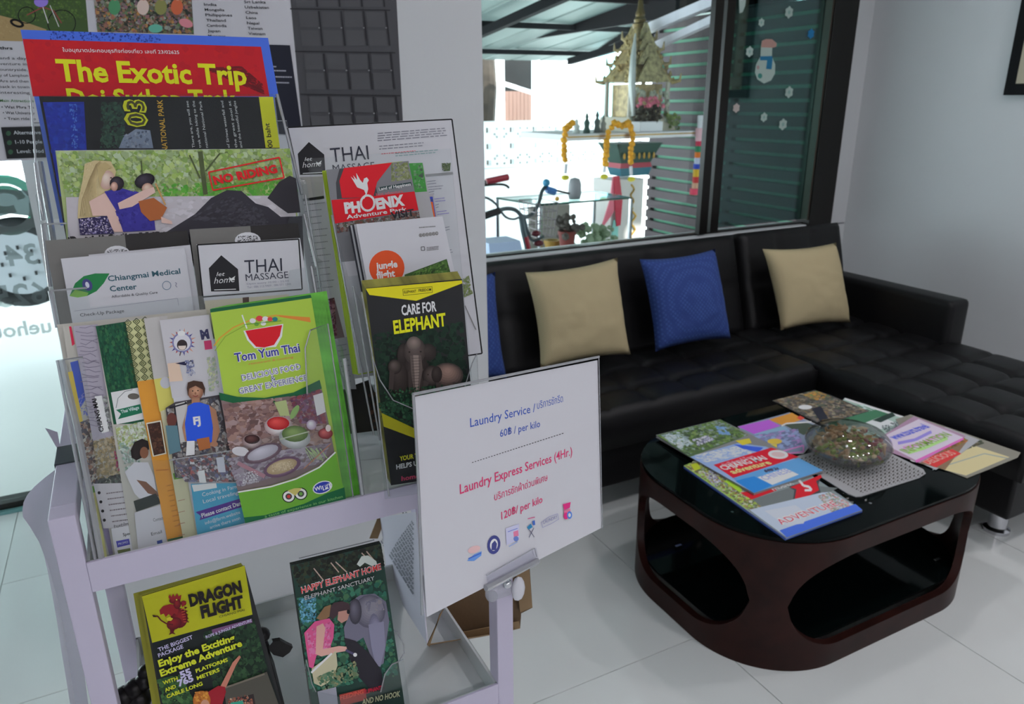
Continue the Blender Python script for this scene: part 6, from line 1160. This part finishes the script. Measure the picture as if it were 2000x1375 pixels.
def potted(label, u, v, y, r, h, c_, leaf=None, cat='pot', n=60, lr=.12):
    c = at(u, v, plane_y(y)); o = lathe(nb(), [(0, 0), (r*.7, 0), (r, h), (r*1.1, h), (r*1.1, h+.02), (r*.85, h+.02), (0, h)], (c.x, y, c.z), 16)
    e = empty('plant_pot', (c.x, y, c.z), label, cat, 'pots under the window'); obj('pot', o, mat('pot_%d_%d' % (c_[0], c_[1]), rgb(*c_), .6, bump=.2), e, True)
    if leaf: obj('foliage', scatter(nb(), (c.x, y, c.z+h+lr*.7), lr, n, .022, (1, 1, .8)), mat('leaf_%d_%d' % (leaf[0], leaf[1]), rgb(*leaf), .7, bump=.3), e)
    obj('stand', bx((c.x-r*.7, y-r*.7, -.04), (c.x+r*.7, y+r*.7, c.z-.001), .004), mat('grey_stand', rgb(120, 120, 116), .7, bump=.1), e)
potted('reddish brown square pot with grey dried plant under the garden table', 1107, 494, 3.68, .05, .11, (140, 66, 60), (96, 90, 84), n=30, lr=.07)
potted('small yellow brown pot left of the reddish pot', 1078, 498, 3.80, .045, .07, (190, 150, 70))
potted('bushy grey green potted plant right of the reddish pot', 1160, 505, 3.7, .065, .05, (220, 220, 215), (150, 170, 140), n=70, lr=.10)
c = at(1108, 425, plane_y(4.5)); ch_ = empty('garden_chair', (c.x, 4.5, -.04), 'dark wicker chair under the glass garden table', 'chair')
obj('seat', bx((c.x-.17, 4.42, .34), (c.x+.17, 4.76, .38), .01), mat('dark_wicker', rgb(150, 146, 138), .7, bump=.6), ch_); obj('backrest', bx((c.x-.17, 4.74, .38), (c.x+.17, 4.77, .70), .01), MATS['dark_wicker'], ch_)
for sx in (-1, 1):
    for y in (4.44, 4.74): obj('leg', bx((c.x+sx*.15-.012, y-.012, -.04), (c.x+sx*.15+.012, y+.012, .34)), MATS['dark_wicker'], ch_)

# bicycle
yb_ = 3.55
B = lambda u, v, y=yb_: at(u, v, plane_y(y))
bike = empty('bicycle', (B(1010, 480).x, yb_, -.04), 'grey and red bicycle with wire basket and curved handlebar outside the window', 'bicycle')
GT = mat('grey_tube', rgb(90, 100, 104), .35, .5, bump=.05); RT_ = mat('red_frame_paint', rgb(160, 26, 44), .35, bump=.05); BKR = mat('black_rubber', rgb(22, 26, 28), .6, bump=.1)
def sm(pts, n=5):
    P = []
    for i in range(len(pts)-1):
        p0, p1, p2, p3 = pts[max(i-1, 0)], pts[i], pts[i+1], pts[min(i+2, len(pts)-1)]
        for k in range(n):
            t = k/n; P.append(.5*((2*p1)+(p2-p0)*t+(2*p0-5*p1+4*p2-p3)*t*t+(3*p1-p0-3*p2+p3)*t**3))
    return P+[pts[-1]]
hbar = obj('handlebar', tube(nb(), sm([B(930, 428, 3.5), B(958, 418, 3.5), B(985, 408, 3.55), B(1006, 410, 3.55), B(1022, 423, 3.55), B(1040, 418, 3.6), B(1052, 398, 3.65), B(1058, 375, 3.7), B(1066, 364, 3.75)]), .011, 8), GT, bike, True)
obj('cable', tube(nb(), sm([B(940, 386, 3.5), B(952, 387, 3.5), B(966, 396, 3.5), B(975, 408, 3.52), B(988, 424, 3.52), B(1005, 428, 3.55), B(1020, 420, 3.55)]), .006, 6), GT, bike, True)
obj('grip', tube(nb(), [B(928, 428, 3.49), B(975, 412, 3.49)], .019, 8), BKR, hbar, True); obj('grip', tube(nb(), [B(1068, 370, 3.72), B(1084, 375, 3.72)], .020, 8), mat('blue_grip', rgb(70, 130, 200), .4, bump=.05), hbar, True)
obj('brake_lever', tube(nb(), [B(1086, 372, 3.72), B(1112, 378, 3.72)], .006, 6), BKR, bike, True); obj('bell', ball(nb(), B(1067, 357, 3.72), .022, 2), mat('blue_bell', rgb(60, 150, 190), .35, bump=.05), bike, True)
obj('head_tube', tube(nb(), [B(1018, 422), B(1022, 450), B(1034, 500), B(1050, 560)], .016, 8), GT, bike, True); obj('fork', tube(nb(), sm([B(1024, 425), B(1030, 450), B(1040, 470), B(1062, 462)]), .008, 6), GT, bike, True)
obj('down_tube', tube(nb(), [B(1026, 462), B(1032, 490), B(1010, 600)], .018, 8), RT_, bike, True)
bas = [(B(1040, 432), B(1082, 418), B(1078, 452), B(1046, 466))]
bm = nb(); x0, x1, z0, z1 = B(1046, 440).x, B(1090, 440).x, B(1060, 465).z, B(1060, 398).z
for k in range(6):
    t = k/5
    for y in (yb_, yb_+.2): tube(bm, [(x0+(x1-x0)*t, y, z1), (x0+.02+(x1-x0-.04)*t, y+(.02 if y == yb_ else -.02), z0)], .0022, 4)
for k in range(5):
    t = k/4; z = z0+(z1-z0)*t; q = .02*(1-t); tube(bm, [(x0+q, yb_+q, z), (x1-q, yb_+q, z), (x1-q, yb_+.2-q, z), (x0+q, yb_+.2-q, z)], .0028, 4, True)
obj('wire_basket', bm, mat('basket_wire', rgb(130, 120, 124), .4, .4, bump=.05), bike)
obj('front_lamp', ball(nb(), B(1047, 456), .022, 2, (1.3, 1, .8)), mat('dark_red_plastic', rgb(96, 20, 34), .35, bump=.05), bike, True); obj('front_lamp', ball(nb(), B(1052, 475), .026, 2, (1.2, 1, .7)), MATS['dark_red_plastic'], bike, True)
for uu, nm in ((B(1050, 540).x+.10, 'wheel'), (B(1050, 540).x-.85, 'wheel')):
    R_w = .27; cz = -.04+R_w+.01; P = [(uu+R_w*math.cos(t), yb_+.05, cz+R_w*math.sin(t)) for t in [2*math.pi*k/36 for k in range(36)]]
    w = obj(nm, tube(nb(), P, .016, 8, True), BKR, bike, True)
    bm = nb()
    for k in range(18): t = 2*math.pi*k/18; tube(bm, [(uu, yb_+.05, cz), (uu+R_w*math.cos(t), yb_+.05, cz+R_w*math.sin(t))], .0014, 4)
    obj('spokes', bm, CHR, w)
# second bicycle: red grip and brake lever reaching in at the left, blue and white child bike
bk2 = empty('bicycle', (B(930, 400, 3.9).x-.1, 3.9, -.04), 'second bicycle with red grip partly hidden behind the white pier', 'bicycle')
obj('handlebar', tube(nb(), [B(900, 368, 3.9), B(948, 356, 3.9)], .013, 8), BKR, bk2, True); obj('grip', tube(nb(), [B(950, 355, 3.9), B(992, 346, 3.9)], .019, 8), mat('red_grip', rgb(180, 40, 60), .4, bump=.05), bk2, True)
obj('brake_lever', tube(nb(), sm([B(944, 362, 3.88), B(975, 360, 3.88), B(988, 362, 3.88), B(994, 367, 3.88)]), .007, 6), BKR, bk2, True)
xq = B(925, 368, 3.9).x; obj('stem', tube(nb(), [(xq, 3.9, B(925, 368, 3.9).z), (xq-.1, 3.92, .25)], .015, 8), RT_, bk2, True)
for dx in (-.1, -1.0):
    P = [(xq+dx+.3*math.cos(t), 3.92, .27+.3*math.sin(t)) for t in [2*math.pi*k/36 for k in range(36)]]; obj('wheel', tube(nb(), P, .018, 8, True), BKR, bk2, True)
obj('frame', tube(nb(), [(xq-.08, 3.92, .6), (xq-.55, 3.92, .3), (xq-1.0, 3.92, .27)], .016, 8), RT_, bk2, True)
# translucent bin with dark lower half below the handlebar
c = B(995, 512, 3.45); e = empty('plastic_bin', (c.x, 3.5, -.04), 'pale translucent plastic bin with dark blue contents by the bicycle', 'bin')
bl, br_, tl, tr = B(958, 512, 3.4), B(1024, 508, 3.4), B(950, 452, 3.4), B(1018, 442, 3.4)
obj('body', prism(nb(), [bl, br_, B(1016, 470, 3.4), B(955, 476, 3.4)], (0, .16, 0)), mat('pale_blue_plastic', rgb(190, 206, 236), .4, bump=.05), e); obj('contents', prism(nb(), [Vector((bl.x, 3.41, -.04)), Vector((br_.x, 3.41, -.04)), br_+Vector((0, .012, -.001)), bl+Vector((0, .012, -.001))], (0, .14, 0)), mat('navy_cloth', rgb(24, 40, 66), .7, bump=.3), e)
# parked car glimpsed through the glass door
yc_ = 5.6; w0 = at(42, 512, plane_y(yc_)); rr = .24
car = empty('parked_car', (w0.x-1.0, yc_+.4, -.04), 'white car parked outside the glass door, wheel in view', 'car')
lowz = w0.z
P = [(w0.x+rr*math.cos(t), yc_, lowz+rr*math.sin(t)) for t in [2*math.pi*k/40 for k in range(40)]]
wh = obj('wheel', tube(nb(), P, .05, 10, True), BKR, car, True)
hub = lathe(nb(), [(0, 0), (rr-.05, 0), (rr-.03, .03), (.06, .02), (0, .03)], (0, 0, 0), 28); bmesh.ops.rotate(hub, verts=hub.verts, matrix=Matrix.Rotation(math.pi/2, 3, 'X')); bmesh.ops.translate(hub, vec=(w0.x, yc_, lowz), verts=hub.verts); obj('hub_cap', hub, mat('silver_hub', rgb(200, 205, 212), .3, .4, bump=.02), wh, True)
bm = nb()
for k in range(8):
    t = 2*math.pi*k/8; box(bm, (w0.x+.1*math.cos(t)-.007, yc_-.045, lowz+.1*math.sin(t)-.012), (w0.x+.1*math.cos(t)+.007, yc_-.034, lowz+.1*math.sin(t)+.012))
obj('hub_holes', bm, BKR, wh)
prof = [(-.9, .0), (-.36, .0), (-.34, .18), (-.22, .31), (0, .36), (.22, .31), (.34, .18), (.36, .0), (.62, .02), (.66, .26), (.5, .46), (.1, .5), (-.9, .6)]
bm = prism(nb(), [(w0.x+a, yc_-.02, lowz+b-.05) for a, b in prof], (0, .9, 0)); obj('body', bm, mat('grey_green_car_paint', rgb(120, 136, 136), .25, .3, bump=.02), car)
